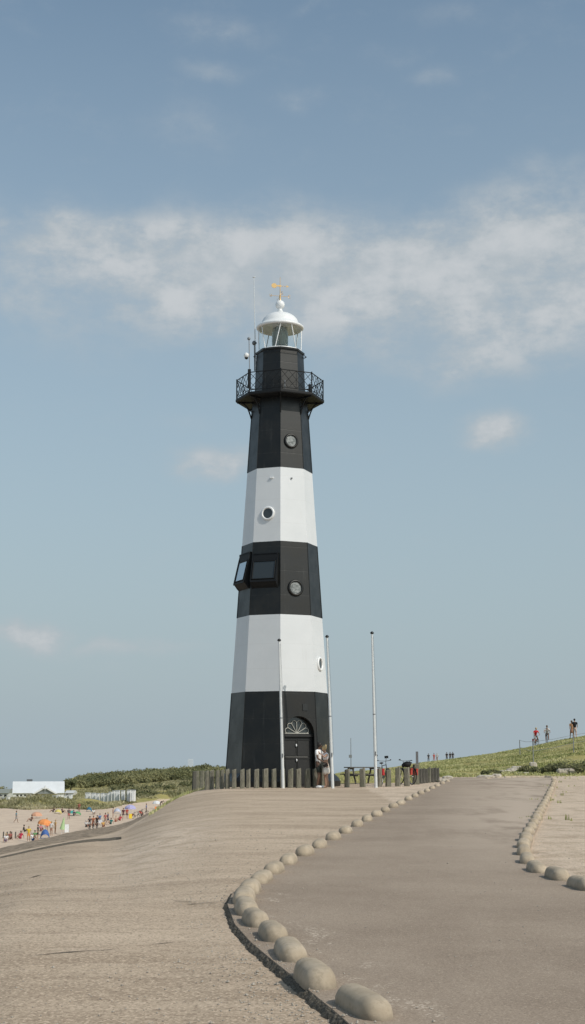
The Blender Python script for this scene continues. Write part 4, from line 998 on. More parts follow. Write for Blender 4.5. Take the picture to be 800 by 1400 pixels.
# ------------------------------------------------------------------ bicycles
def bicycle_parts(root, frame_m):
    """front wheel towards -y"""
    for y in (-.53, .53):
        mb = MB(); mb.torus((0, y, .34), .325, .020, 'x', 28, 6); wt = mb.build('wheel', M_TYRE, root)
        mb = MB(); mb.torus((0, y, .34), .300, .010, 'x', 28, 5)
        for k in range(12): an = 2 * math.pi * k / 12; mb.tube([(0, y, .34), (0, y + .30 * math.cos(an), .34 + .30 * math.sin(an))], .0025, 3, False)
        mb.tube([(-.04, y, .34), (.04, y, .34)], .022, 6); mb.build('rim', M_CHROME, wt)
    mb = MB(); bb, st, hd, hb = (0, .08, .30), (0, .22, .80), (0, -.34, .88), (0, -.36, .72)
    for a, b_ in ((bb, st), (st, (0, -.345, .85)), (bb, hb), (bb, (0, .53, .34)), (st, (0, .53, .34)), (hd, hb), (hb, (0, -.53, .34))): mb.tube([a, b_], .017, 6)
    mb.build('frame', frame_m, root)
    mb = MB(); mb.tube([hd, (0, -.33, 1.00)], .012, 6); mb.tube([(-.28, -.18, 1.04), (-.22, -.34, 1.02), (0, -.36, 1.0), (.22, -.34, 1.02), (.28, -.18, 1.04)], .012, 6); mb.build('handlebar', M_STEEL, root)
    for sx in (-1, 1): mb = MB(); mb.tube([(sx * .28, -.20, 1.04), (sx * .29, -.08, 1.04)], .018, 8); mb.build('grip', M_TYRE, root)
    mb = MB(); mb.tube([st, (0, .24, .90)], .013, 6); mb.build('seat_post', M_STEEL, root)
    mb = MB(); mb.sphere((0, .26, .92), .1, 10, 6, (.85, 1.3, .35)); mb.sphere((0, .13, .925), .05, 8, 6, (.7, 1.8, .5)); mb.build('saddle', M_TYRE, root)
    mb = MB(); mb.torus((0, .08, .30), .09, .008, 'x', 20, 4); mb.tube([(-.09, .08, .42), (-.02, .08, .30)], .01, 5); mb.tube([(.09, .08, .18), (.02, .08, .30)], .01, 5); mb.box((-.13, .08, .42), (.08, .05, .02)); mb.box((.13, .08, .18), (.08, .05, .02)); mb.build('crankset', M_STEEL, root)
    mb = MB(); mb.tube([(-.06, .30, .72), (-.06, .72, .72)], .006, 4); mb.tube([(.06, .30, .72), (.06, .72, .72)], .006, 4)
    for sx in (-.06, .06): mb.tube([(sx, .62, .72), (sx * .6, .54, .34)], .006, 4)
    mb.box((0, .50, .72), (.14, .03, .008)); mb.build('luggage_rack', M_STEEL, root)
    for y0, s0 in ((-.53, 1), (.53, 1)):
        mb = MB(); pts = [(0, y0 + .37 * math.cos(R_(q)), .34 + .37 * math.sin(R_(q))) for q in range(10, 171, 16)]; mb.tube(pts, .014, 5); mb.build('mudguard', M_RAIL, root)
bike = thing('bicycle', 'parked bicycle with red panniers and swept handlebar behind the fence posts', 'bicycle')
bicycle_parts(bike, mat((.03, .035, .035), .4))
def panniers(root, col):
    for sx in (-1, 1):
        mb = MB(); mb.box((sx * .13, .56, .53), (.09, .24, .24), taper=.92); mb.box((sx * .13, .56, .66), (.10, .26, .04)); mb.build('pannier', mat(col), root)
BK = []
bike2 = copy_tree(bike); tag(bike2, 'parked bicycle carrying a black bag and red pannier behind the fence', 'bicycle')
def spot(px, py, Y): p = at(px, py, Y); p.z = H(p.x, Y); return p
bike.location = spot(526.5, 1070, 63.0); bike.rotation_euler = (0, R_(4), R_(158)); bike.scale = (1.05,) * 3; panniers(bike, (.42, .03, .03))
bike2.location = spot(550.5, 1070, 64.0); bike2.rotation_euler = (0, R_(-4), R_(205)); bike2.scale = (1.05,) * 3; panniers(bike2, (.42, .06, .04))
mb = MB(); mb.tube([(.28, -.2, 1.04), (.36, -.22, 1.22)], .006, 5); mb.sphere((.36, -.22, 1.26), .06, 12, 8, (1, .35, 1)); mb.build('mirror', M_DARK, bike)
for b_ in (bike,):
    mb = MB(); mb.tube([(0, -.36, 1.0), (0, -.46, 1.16)], .012, 6); mb.box((0, -.47, 1.17), (.16, .04, .10)); mb.build('phone_holder', M_DARK, b_)
mb = MB(); mb.sphere((0, 0, .13), .2, 14, 10, (1.35, .9, .75)); mb.sphere((.16, 0, .2), .10, 10, 8); mb.sphere((-.22, 0, .08), .11, 10, 8); mb.tube([(-.1, -.12, .22), (0, -.16, .30), (.1, -.12, .22)], .012, 6)
rb = mb.build('rucksack', mat((.012, .012, .014))); p = spot(555.5, 1060, 64.3); rb.location = (p.x, 63.9, at(555.5, 1048.5, 63.9).z); tag(rb, 'bulging black rucksack strapped on the parked bicycle by the fence', 'bag')
rb.location.z = bike2.location.z + .78; rb.scale = (.72, .72, .85)
bike2.location.x = rb.location.x - .0; bike2.location.y = 64.5

# picnic table
pt = thing('picnic_table', 'dark wooden picnic table with fixed benches on the grass behind the fence', 'picnic table', spot(495, 1068, 66), R_(20))
mb = MB()
for k in range(5): mb.box((0, -.30 + .15 * k, .74), (1.5, .14, .045))
mb.build('table_top', M_WOOD2, pt)
for sy in (-1, 1):
    mb = MB(); mb.box((0, sy * .66, .43), (1.5, .12, .045)); mb.box((0, sy * .79, .43), (1.5, .12, .045)); mb.build('bench', M_WOOD2, pt)
for sx in (-1, 1):
    mb = MB()
    for sy in (-1, 1): mb.tube([(sx * .55, sy * .58, 0), (sx * .55, sy * .22, .72)], .045, 4, smooth=False)
    mb.box((sx * .55, 0, .39), (.05, 1.6, .09)); mb.box((sx * .55, 0, .69), (.05, .7, .07)); mb.build('leg_frame', M_WOOD2, pt)
# distant radio mast seen between the flagpoles
p = at(480, 1050, 240); z0 = H(p.x, 240); hm = at(480, 1009, 240).z - z0
mm_ = thing('radio_mast', 'thin grey radio mast on the horizon between two flagpoles', 'mast', (p.x, 240, z0))
mb = MB(); mb.tube([(0, 0, 0), (0, 0, hm)], [.10, .05], 6); mb.build('pole', M_GREY, mm_)
mb = MB(); q = at(480, 1034, 240).z - z0; mb.box((-.1, 0, q), (.5, .3, .5)); mb.build('sensor_box', M_GREY, mm_)

# ------------------------------------------------------------------ vegetation
def tufts(name, spots, m_, blades, hmin, hmax, wd, lean=.35):
    mb = MB(); r = random.Random(3); vs = []; fs = []
    for (x, y, z) in spots:
        s = r.uniform(hmin, hmax)
        for k in range(blades):
            an = r.uniform(0, 6.283); ox, oy = r.uniform(-.5, .5) * s * .7, r.uniform(-.5, .5) * s * .7; l = r.uniform(.1, 1) * lean * s; h = s * r.uniform(.6, 1.1)
            w_ = wd * r.uniform(.6, 1.3); px_, py_ = math.cos(an + 1.57) * w_, math.sin(an + 1.57) * w_; b_ = len(vs)
            vs += [(x + ox - px_, y + oy - py_, z - .05), (x + ox + px_, y + oy + py_, z - .05), (x + ox + math.cos(an) * l * .4 + px_ * .6, y + oy + math.sin(an) * l * .4 + py_ * .6, z + h * .6), (x + ox + math.cos(an) * l, y + oy + math.sin(an) * l, z + h)]
            fs += [(b_, b_ + 1, b_ + 2), (b_, b_ + 2, b_ + 3)]
    mb.add(vs, fs); return tag(mb.build(name, m_, fix=False), kind='stuff')
r = random.Random(11); sp_ = []
for _ in range(26000):
    a = r.uniform(px2a(572), px2a(860)); Y = 80 + 66 * r.random() ** 1.1; x = a * Y; n_ = fbm(x, Y, .25)
    if Y < 84 and r.random() < .6: continue
    if n_ > -.25: sp_.append((x, Y, H(x, Y) + fbm(x, Y, .35) * .10))
tufts('hill_grass', sp_, M_GRASS, 6, .05, .17, .035, .7)
sp_ = []
for _ in range(2600):
    a = r.uniform(px2a(440), px2a(600)); Y = r.uniform(68.5, 130); x = a * Y; sp_.append((x, Y, H(x, Y)))
for _ in range(500):
    a = r.uniform(px2a(240), px2a(312)); Y = r.uniform(63, 70); x = a * Y; sp_.append((x, Y, H(x, Y)))
for px, py in ((745, 1095), (747, 1098), (750, 1077), (752, 1078), (763, 1064), (768, 1070), (764, 1083), (752, 1095), (757, 1088), (741, 1122), (745, 1120), (765, 1122), (770, 1075), (780, 1065)):
    g = ground(px, py)
    for k in range(3): sp_.append((g.x + r.uniform(-.5, .5), g.y + r.uniform(-.6, .6), g.z))
for _ in range(260):
    a = r.uniform(px2a(206), px2a(264)); K = knots(a); Y = K[2][0] + r.uniform(-.6, 2.2); x = a * Y; sp_.append((x, Y, H(x, Y)))
tufts('plot_grass', sp_, M_GRASS, 5, .05, .15, .02)
sp_ = []
for _ in range(20000):
    a = r.uniform(px2a(-60), px2a(312)); K = knots(a); y0 = K[7][0] - 2; Y = y0 + (440 - y0) * r.random() ** 1.4; x = a * Y; z = H(x, Y)
    k89 = K[9][0] - 8 < Y < K[9][0] + 22
    if k89 and a < px2a(190): continue
    if px2a(112) < a < px2a(187) and Y > K[8][0] - 3 and Y < K[9][0] + 8: continue
    if a < px2a(102) and Y > K[8][0] - 1 and Y < 352: continue
    if fbm(x, Y, .05) > -.12 or Y > 330: sp_.append((x, Y, z))
tufts('marram_grass', sp_, M_MARRAM, 7, .25, .75, .07, .8)
# scrub wood on the far ridge, reads as one mass
def leafball(vs, fs, r, c, R, n, leaf):
    for _ in range(n):
        d = Vector((r.gauss(0, 1), r.gauss(0, 1), r.gauss(0, 1))).normalized() * R * r.uniform(.55, 1.05); d.z = abs(d.z) * .8 if r.random() < .8 else d.z * .5
        p = Vector(c) + d; u = Vector((r.gauss(0, 1), r.gauss(0, 1), r.gauss(0, 1))).normalized(); v = u.orthogonal().normalized(); s = leaf * r.uniform(.6, 1.4); b_ = len(vs)
        vs += [p - u * s - v * s * .6, p + u * s - v * s * .6, p + u * s * .7 + v * s * .7, p - u * s * .7 + v * s * .7]; fs.append((b_, b_ + 1, b_ + 2, b_ + 3))
vs = []; fs = []; r = random.Random(5)
for _ in range(1500):
    px = r.uniform(92, 460) if r.random() < .97 else r.uniform(-40, 92); a = px2a(px); Y = r.uniform(455, 615); x = a * Y; z = H(x, Y)
    den = noise.noise(Vector((x * .03, Y * .02, 0)))
    if den < -.28 and Y < 560: continue
    R = r.uniform(1.4, 3.2) * (1 if px > 110 else .7); leafball(vs, fs, r, (x, Y, z + R * .35), R, 85, .28)
mb = MB(); mb.add(vs, fs); tag(mb.build('scrub_wood', M_WOODS, fix=False), kind='stuff')
vs = []; fs = []
for _ in range(260):
    px = r.uniform(150, 300); a = px2a(px); Y = r.uniform(330, 455); x = a * Y
    if noise.noise(Vector((x * .06, Y * .05, 3))) < .05: continue
    R = r.uniform(.8, 1.7); leafball(vs, fs, r, (x, Y, H(x, Y) + R * .2), R, 60, .24)
mb = MB(); mb.add(vs, fs); tag(mb.build('dune_scrub', M_BUSH, fix=False), kind='stuff')
def tree(px, pytop, pyb, Y, R, label):
    p = at(px, pyb, Y); z0 = H(p.x, Y); ht = at(px, pytop, Y).z - z0; o = thing('tree', label, 'tree', (p.x, Y, z0), 0, 'rounded trees on the ridge'); q = random.Random(int(px))
    mb = MB(); mb.tube([(0, 0, -.3), (.1, 0, ht * .4), (.0, .1, ht * .75)], [.22, .16, .07], 7)
    for k in range(5): an = k * 1.3; mb.tube([(.08, 0, ht * .35), (math.cos(an) * R * .6, math.sin(an) * R * .6, ht * .7)], [.09, .03], 5)
    mb.build('trunk', M_STEM, o); vs, fs = [], []
    for k in range(12): leafball(vs, fs, q, (q.uniform(-.6, .6) * R, q.uniform(-.6, .6) * R, ht * q.uniform(.45, .82)), R * q.uniform(.35, .55), 55, .28)
    mb = MB(); mb.add(vs, fs); mb.build('crown', M_WOODS, o, fix=False)
tree(96.5, 1065.5, 1085, 420, 2.2, 'rounded green tree just right of the white pavilion')
tree(278, 1046.5, 1062, 560, 3.6, 'dark tree rising just above the left end of the fence')
tree(243, 1051, 1064, 540, 2.6, 'dark broad tree on the ridge below the distant white tower')
# shrubs at the foot of the grass hill
for i, (px, py, R, lab) in enumerate(((761, 1055, .95, 'dark shrub at the hill foot beyond the far right kerb corner'), (792, 1057, 1.25, 'large dark shrub at the right picture edge at the hill foot'),
        (773, 1053, .6, 'low shrub between the two bigger shrubs at the hill foot'), (723, 1056, .65, 'flat dark shrub between the pale rocks at the hill foot'), (740, 1057, .8, 'spreading low shrub beside the wire fence post block'),
        (672, 1060, .5, 'small shrub at the left end of the rocks'))):
    g = ground(px, py); o = thing('shrub', lab, 'shrub', g, 0, 'shrubs along the foot of the hill'); q = random.Random(i); vs, fs = [], []
    for k in range(7): leafball(vs, fs, q, (q.uniform(-1, 1) * R, q.uniform(-.5, .5) * R, R * q.uniform(.05, .3)), R * q.uniform(.3, .5), 70, .055)
    mb = MB(); mb.add(vs, fs); mb.build('foliage', M_BUSH, o, fix=False)
    mb = MB()
    for k in range(5): an = k * 1.25; mb.tube([(0, 0, -.05), (math.cos(an) * R * .6, math.sin(an) * R * .3, R * .4)], [.03, .01], 4)
    mb.build('stem', M_STEM, o)
def rock(label, px, py, sx, sy, sz, seed, name='rock'):
    g = ground(px, py); mb = MB(); q = random.Random(seed); vs = []; n, m_ = 12, 8
    mb.sphere((0, 0, 0), 1, n, m_); V2 = []
    for p in mb.v:
        p = Vector(p); b = Vector([math.copysign(abs(c) ** .55, c) for c in p]); f = 1 + .22 * noise.noise(b * 1.3 + Vector((seed * 5, 0, 0))) + .08 * noise.noise(b * 4 + Vector((seed, 0, 0))); V2.append((b.x * sx * f, b.y * sy * f, b.z * sz * f + sz * .5))
    mb.v = V2; mb.sm = [False] * len(mb.sm); o = mb.build(name, M_ROCK); o.location = g; o.rotation_euler = (0, 0, q.uniform(-.4, .4)); tag(o, label, 'rock', 'pale rubble blocks at the foot of the hill')
rocks = [(679, 1062.5, .38, .3, .14, 'dark-sided square block at the left end of the rocks'), (692, 1057, .5, .35, .13, 'flat pale slab left of the shrub row'), (700, 1056.5, .5, .4, .2, 'broad pale block at the middle of the rocks'),
         (709, 1053, .65, .4, .18, 'long pale slab uphill of the middle block'), (729, 1049, .33, .3, .25, 'upright pale block at the foot of the wire fence post'), (768, 1057.5, .45, .3, .2, 'pale block between the dark shrubs at right'),
         (779, 1057, .5, .35, .2, 'pale block left of the large right shrub'), (664, 1063, .7, .4, .1, 'low sandy slab near the far left road corner'), (716, 1059, .5, .3, .1, 'half-buried pale slab just behind the far kerb stones'), (612, 1066.5, .4, .3, .16, 'pale block beside the last stone of the left kerb'), (606, 1069.5, .35, .3, .13, 'pale block beside the right end of the post fence')]
for i, (px, py, a, b_, c_, lab) in enumerate(rocks): rock(lab, px, py, a * .72, b_ * .7, c_ * .9, i + 1)
# wire fence across the hill face
wf = [(711, 1046, 1020), (729, 1047, 1019.5), (784, 1026, 1006.5), (645, 1031.5, 1022.5)]
def wfence(label, P, lev):
    o = thing('wire_fence', label, 'fence', P[0][0]); tops = []
    for base, h in P:
        b_ = base - P[0][0]; mb = MB(); mb.tube([b_ - Vector((0, 0, .15)), b_ + Vector((0, 0, h))], .035, 6); mb.build('post', M_GREY, o); tops.append((b_, h))
    mb = MB()
    for l in lev:
        for (a, h1), (c_, h2) in zip(tops, tops[1:]):
            mb.tube([a + Vector((0, 0, h1 * l)), (a + c_) / 2 + Vector((0, 0, (h1 + h2) / 2 * l - .06)), c_ + Vector((0, 0, h2 * l))], .012, 4)
    mb.build('wire', M_GREY, o)
def hp(px, Y, py_top=None, h=1.1): p = at(px, 1030, Y); p.z = H(p.x, Y); return (p, (at(px, py_top, Y).z - p.z) if py_top else h)
wfence('thin wire fence on grey posts crossing the grassy hill', [hp(711, 112, None, 1.25), hp(729, 96, None, 1.5), hp(784.5, 104, None, 1.35), hp(850, 110, None, 1.3)], (.55, .97))

# hill path walkers and cyclists
hillY = 139
def hillspot(px, Y=hillY): p = at(px, 1015, Y); p.z = H(p.x, Y) + .02; return p
for i, (px, kind, label, shirt, shorts, hair, sk, rz, kw) in enumerate((
    (733, 'ride', 'cyclist in a bright red shirt on the hill crest', (.55, .03, .04), (.35, .34, .34), 'blond', SKIN, 8, dict(woman=True)),
    (748.5, 'ride', 'cyclist in a white shirt riding beside the red-shirted one', (.62, .60, .60), (.12, .11, .10), 'brown', SKIN2, -10, {}),)):
    s = hillspot(px); person(label, s, R_(rz), kind, shirt, shorts, hair, sk, 'cyclists on the hill path', 1.0, (.1, .1, .1), **kw)
    bk = copy_tree(bike2); bk.location = s; bk.rotation_euler = (0, 0, R_(rz)); bk.scale = (1, 1, 1); tag(bk, 'bicycle ridden by the cyclist in the %s shirt on the hill' % ('red', 'white')[i], 'bicycle', 'bicycles on the hill path')
s = hillspot(782.5); person('walker in a tan top at the left of the pair on the hill crest', s, R_(190), 'walk', (.38, .20, .09), (.35, .18, .12), 'brown', SKIN2, 'walkers on the hill path', 1.0, (.02, .02, .02), woman=True, dress=True)
s = hillspot(786.5, 138); person('walker in a black top beside the tan-clad one on the hill', s, R_(170), 'walk', (.015, .015, .018), (.50, .40, .36), 'dark', SKIN, 'walkers on the hill path', 1.07, (.02, .02, .02))
for px, Y, label, sh, shrt, hr, rz in ((586, 300, 'tiny distant figure in dark clothes, leftmost on the skyline', (.03, .04, .05), (.03, .03, .03), 'dark', 0), (593.5, 300, 'tiny distant figure in a red top on the skyline', (.5, .10, .09), (.4, .12, .1), 'brown', 20),
        (597.8, 300, 'tiny distant figure in a white top on the skyline beside the red one', (.55, .55, .55), (.3, .2, .15), 'grey', -20), (611, 285, 'distant figure in black, left of the three on the skyline', (.012, .014, .018), (.02, .02, .02), 'dark', 0),
        (615.6, 285, 'distant figure in black, middle of the three on the skyline', (.012, .014, .018), (.02, .02, .02), 'dark', 10), (619.3, 285, 'distant figure in black, right of the three on the skyline', (.012, .014, .018), (.02, .02, .02), 'dark', -10)):
    p = at(px, 1040, Y); p.z = H(p.x, Y); person(label, p, R_(rz), 'walk', sh, shrt, hr, SKIN2, 'distant walkers on the skyline', 1.0, (.02, .02, .02), legs='long')

# ------------------------------------------------------------------ beach
def bspot(px, py):
    Y = z2Y(-7.65, py); p = at(px, py, Y); p.z = H(p.x, p.y); return p
for k, px in enumerate((-2, 4.5, 9.5, 15.5, 21)):
    p = bspot(px, 1146); o = MB(); o.tube([(0, 0, -.3), (.02, 0, .75)], [.09, .075], 8); q = o.build('wooden_stake', M_WOOD2); q.location = p; tag(q, 'grey wooden stake in the sand, %s from the left picture edge' % ordinal(k + 1), 'stake', 'stakes at the left of the beach')
BP = [  # px, foot y, pose, top, bottom, hair, rotation, label
 (14, 1148, 'sit', (.30, .10, .08), (.12, .05, .05), 'brown', 20, 'sunbather in dark red sitting by the wooden stakes', {}),
 (28, 1147, 'sit', (.55, .06, .10), (.45, .05, .10), 'brown', -30, 'sunbather in bright red sitting on the sand', {}),
 (33.5, 1138.5, 'sit', (.04, .05, .04), (.05, .05, .05), 'dark', 90, 'dark-clad person sitting left of the yellow-clad one', {}),
 (39, 1150, 'stand', (.70, .50, .06), (.75, .30, .06), 'blond', 10, 'person in yellow and orange standing by the basalt edge', {}),
 (44.5, 1150.5, 'sit', (.75, .75, .75), (.05, .10, .25), 'grey', 60, 'person in white crouching right of the yellow-clad one', {}),
 (51.5, 1148, 'stand', (.05, .05, .05), (.04, .04, .04), 'brown', 90, 'dark-clad person standing left of the blue beach shelter', {}),
 (47.5, 1146, 'sit', (.14, .30, .12), (.2, .15, .1), 'dark', 0, 'person in green sitting behind the dark-clad one', {}),
 (70, 1142, 'stand', (.70, .68, .66), (.42, .22, .15), 'blond', 160, 'fair bather in white standing right of the blue shelter', dict(woman=True)),
 (75.5, 1139.5, 'stand', (.62, .40, .16), (.3, .2, .1), 'blond', 120, 'bather in ochre standing between shelter and green parasol', {}),
 (43, 1125, 'sit', (.25, .14, .10), (.1, .06, .05), 'brown', -60, 'bather sitting below the small coral parasol', {}),
 (73, 1113.5, 'sit', (.12, .07, .06), (.06, .05, .05), 'dark', -60, 'bather sitting left of the pale yellow tent', {}),
 (85.5, 1114, 'sit', (.10, .07, .06), (.05, .05, .05), 'dark', 60, 'bather sitting right of the pale yellow tent', {}),
 (108, 1114, 'stand', (.30, .10, .07), (.1, .05, .05), 'brown', 0, 'tanned bather standing behind the green tents', dict(legs='brief')),
 (144, 1128, 'stand', (.42, .14, .12), (.3, .2, .15), 'brown', 30, 'bather in pink red standing right of the white stall table', {}),
 (147.5, 1127, 'walk', (.03, .05, .14), (.04, .05, .10), 'blond', 90, 'person in navy walking beside the basalt edge', {}),
 (151.5, 1127, 'sit', (.05, .22, .20), (.04, .1, .1), 'brown', -30, 'person in teal sitting right of the navy-clad one', {}),
 (158.5, 1124, 'sit', (.55, .40, .30), (.5, .1, .05), 'blond', 0, 'pale bather sitting in front of the lilac tent', {}),
 (168.5, 1120.5, 'stand', (.10, .03, .04), (.08, .03, .04), 'dark', 0, 'person in maroon standing left of the yellow board', {}),
 (173.5, 1120, 'stand', (.42, .07, .05), (.1, .05, .05), 'brown', 20, 'person in red standing next to the yellow board', {}),
 (193.5, 1116, 'sit', (.60, .12, .08), (.05, .08, .12), 'brown', 30, 'person in red sitting above the parked beach bicycles', {}),
 (219, 1108.5, 'bend', (.02, .015, .02), (.02, .015, .02), 'dark', 90, 'person in black bending beside the orange beach mat', {}),
 (101, 1117.5, 'sit', (.03, .05, .10), (.02, .04, .08), 'dark', 30, 'dark-blue-clad person sitting in front of the turquoise tent', {}),
 (64, 1137, 'stand', (.72, .55, .45), (.6, .1, .1), 'blond', 200, 'bather standing under the bright orange parasol', dict(woman=True)),
 (118, 1131, 'sit', (.5, .5, .5), (.1, .1, .1), 'grey', 40, 'bather in pale grey sitting left of the black-and-white cyclist', {}),
 (136.5, 1122, 'sit', (.10, .20, .40), (.1, .1, .3), 'brown', 200, 'bather in blue sitting behind the white stall table', {}),
 (141, 1131.5, 'sit', (.60, .35, .10), (.3, .1, .05), 'blond', 20, 'bather in amber sitting in front of the white stall table', {}),
 (154.5, 1120, 'stand', (.45, .30, .25), (.05, .05, .12), 'dark', 90, 'bather in dusty rose standing behind the teal-clad one', dict(legs='brief')),
 (164, 1122.5, 'sit', (.62, .10, .12), (.3, .05, .05), 'brown', -40, 'bather in crimson sitting right of the lilac tent', {}),
 (128, 1116, 'sit', (.7, .7, .66), (.6, .6, .6), 'brown', 10, 'bather in off-white sitting right of the dark teal tent', {}),
 (94, 1122, 'stand', (.12, .10, .10), (.45, .1, .1), 'dark', 10, 'bather in black with red shorts standing left of the turquoise tent', {}),
 (200, 1113, 'stand', (.16, .22, .42), (.1, .1, .1), 'brown', 100, 'person in denim blue standing at the right end of the beach bicycles', {}),
 (8, 1151, 'sit', (.75, .72, .70), (.2, .2, .4), 'blond', 0, 'bather in white sitting in front of the wooden stakes', {}),
 (22, 1127, 'walk', (.12, .25, .30), (.3, .3, .3), 'brown', 90, 'person in petrol blue walking alone across the open sand', {}),
 (56, 1137, 'sit', (.5, .2, .25), (.4, .1, .1), 'brown', 30, 'bather in rose sitting left of the orange parasol', {}),
]
for px, py, kd, top, bot, hr, rz, lab, kw in BP:
    person(lab, bspot(px, py), R_(rz), kd, top, bot, hr, SKIN if px % 2 else SKIN2, 'bathers on the beach', 1.0, None, **kw)
# cyclists passing along the foot of the dike
for px, py, top, bot, hr, lab, fr in ((122.5, 1135, (.08, .08, .09), (.5, .5, .5), 'dark', 'cyclist in black and white, leftmost on the beach track', (.6, .18, .04)), (127.5, 1134, (.55, .20, .10), (.3, .1, .06), 'brown', 'cyclist in orange red between two others on the beach track', (.6, .2, .05)), (132.5, 1133.5, (.02, .02, .02), (.03, .03, .03), 'dark', 'cyclist all in black, rightmost on the beach track', (.02, .02, .02))):
    p = bspot(px, py); person(lab, p, R_(15), 'ride', top, bot, hr, SKIN, 'cyclists on the beach track', 1.0, (.1, .1, .1))
    bk = copy_tree(bike2); bk.location = p; bk.rotation_euler = (0, 0, R_(15)); bk.scale = (1, 1, 1); tag(bk, 'bicycle under the ' + lab.replace(' on the beach track', ''), 'bicycle', 'bicycles ridden on the beach track')
    for ch in bk.children:
        if ch.name.startswith('pannier'): pass
for px, py, rz, lab in ((186, 1119, 80, 'bicycle parked on the beach just right of the yellow board'), (196.5, 1118.5, 95, 'blue-looking bicycle parked rightmost on the beach')):
    bk = copy_tree(bike2); bk.location = bspot(px, py); bk.rotation_euler = (0, 0, R_(rz)); bk.scale = (1.1, 1.1, 1.1); tag(bk, lab, 'bicycle', 'bicycles parked on the beach')
def parasol(px, py, R, col, h, tilt, lab):
    p = bspot(px, py); o = thing('parasol', lab, 'parasol', p, 0, 'beach parasols'); o.rotation_euler = (0, R_(tilt), 0)
    mb = MB(); mb.tube([(0, 0, -.2), (0, 0, h)], .022, 6); mb.build('pole', M_TRIM, o)
    mb = MB(); prof = [(.02, h + .02)] + [(R * math.sin(R_(q)), h - .45 * R * (1 - math.cos(R_(q))) * 1.6) for q in (25, 45, 65, 90)]; mb.lathe(prof, 8, smooth=False); mb.lathe([(a, b_ - .01) for a, b_ in prof], 8, smooth=False); mb.build('canopy', mat(col), o, fix=False)
parasol(58.5, 1141, .95, (.78, .30, .10), 1.95, 10, 'bright orange parasol above the blue beach shelter')
parasol(50, 1121, .9, (.62, .34, .22), 1.0, 0, 'small faded coral parasol standing low in mid beach')
parasol(178, 1115, 1.0, (.42, .40, .62), 1.7, 0, 'lilac parasol above the yellow board')
parasol(214, 1106, .8, (.72, .72, .72), 1.6, 0, 'white parasol near the orange beach mat')
mbx = bspot(84, 1140); o = thing('parasol', 'closed pale green parasol standing beside the white windscreen', 'parasol', mbx, 0, 'beach parasols'); o.rotation_euler = (0, R_(8), 0)
mb = MB(); mb.tube([(0, 0, -.2), (0, 0, 2.2)], .02, 6); mb.build('pole', M_TRIM, o); mb = MB(); mb.lathe([(.02, 2.15), (.10, 1.9), (.26, 1.0), (.33, .6), (.25, .58)], 10, smooth=False); mb.build('canopy', mat((.42, .58, .30)), o, fix=False)
def shelter(px, py, w_, h, d, col, lab, rz=0, g='beach tents and shelters'):
    p = bspot(px, py); o = thing('beach_tent', lab, 'tent', p, R_(rz), g); mb = MB(); vs = []; n = 8     # half dome open to the front
    for i in range(n + 1):
        an = math.pi * i / n
        for j in range(5):
            q = math.pi / 2 * j / 4; vs.append((math.cos(an) * w_ / 2 * math.cos(q * .35), d * math.sin(q) * (.25 + .75 * math.sin(an)), math.sin(an) * h * (1 - .55 * (j / 4) ** 2)))
    mb.add(vs, [(i * 5 + j, i * 5 + j + 1, (i + 1) * 5 + j + 1, (i + 1) * 5 + j) for i in range(n) for j in range(4)], True); mb.build('canopy', mat(col), o, fix=False)
    mb = MB(); mb.tube([(math.cos(math.pi * i / n) * w_ / 2, 0, math.sin(math.pi * i / n) * h) for i in range(n + 1)], .018, 5); mb.build('hoop', M_GREY, o)
    mb = MB(); mb.box((0, d * .35, .02), (w_ * .9, d * .7, .03)); mb.build('groundsheet', mat(tuple(c * .7 for c in col)), o)
shelter(61.5, 1146, 1.1, 1.05, .8, (.07, .14, .36), 'bright blue beach shelter under the orange parasol', 190)
shelter(79.5, 1115, 1.25, .75, .9, (.62, .52, .16), 'pale yellow beach tent in mid beach', 180)
shelter(99, 1117, 1.1, .8, .8, (.06, .36, .33), 'turquoise beach tent left of the tanned bather', 170)
shelter(106, 1116.5, 1.2, .6, .8, (.12, .34, .14), 'green beach tent beside the turquoise one', 180)
shelter(122, 1112.5, 1.0, .8, .8, (.04, .15, .24), 'dark teal beach tent alone in the upper beach', 180)
shelter(160.5, 1114, 1.3, .9, .8, (.48, .50, .60), 'pale lilac beach tent right of the middle cyclists', 180)
def board(px, py, w_, h, col, lab, nm, cat, tilt=8):
    p = bspot(px, py); o = thing(nm, lab, cat, p, R_(5)); o.rotation_euler = (R_(-tilt), 0, R_(8)); mb = MB()
    mb.box((0, 0, h / 2 + .05), (w_, .03, h)); mb.build('sheet', mat(col), o); mb = MB()
    for sx in (-1, 1): mb.tube([(sx * w_ / 2, .03, -.15), (sx * w_ / 2, .03, h + .12)], .02, 5)
    mb.build('stake', M_WOOD, o)
board(91.3, 1138.5, .55, 1.05, (.78, .78, .78), 'white upright windscreen at the edge of the basalt strip', 'windscreen', 'windscreen')
board(178.5, 1119.5, .5, .75, (.78, .56, .05), 'yellow board propped up beside the parked beach bicycles', 'bodyboard', 'board', 14)
board(214, 1108.5, .6, .5, (.80, .25, .08), 'orange beach mat held up near the black-clad person', 'beach_mat', 'mat', 25)
p = bspot(138.5, 1128); o = thing('stall_table', 'small table with a white cloth beside the beach cyclists', 'table', p); mb = MB(); mb.box((0, 0, .72), (.75, .5, .04)); mb.box((0, -.25, .5), (.75, .01, .42)); mb.build('cloth', mat((.7, .7, .74)), o)
for sx in (-1, 1):
    for sy in (-1, 1): mb = MB(); mb.tube([(sx * .33, sy * .2, 0), (sx * .33, sy * .2, .72)], .02, 5); mb.build('leg', M_STEEL, o)

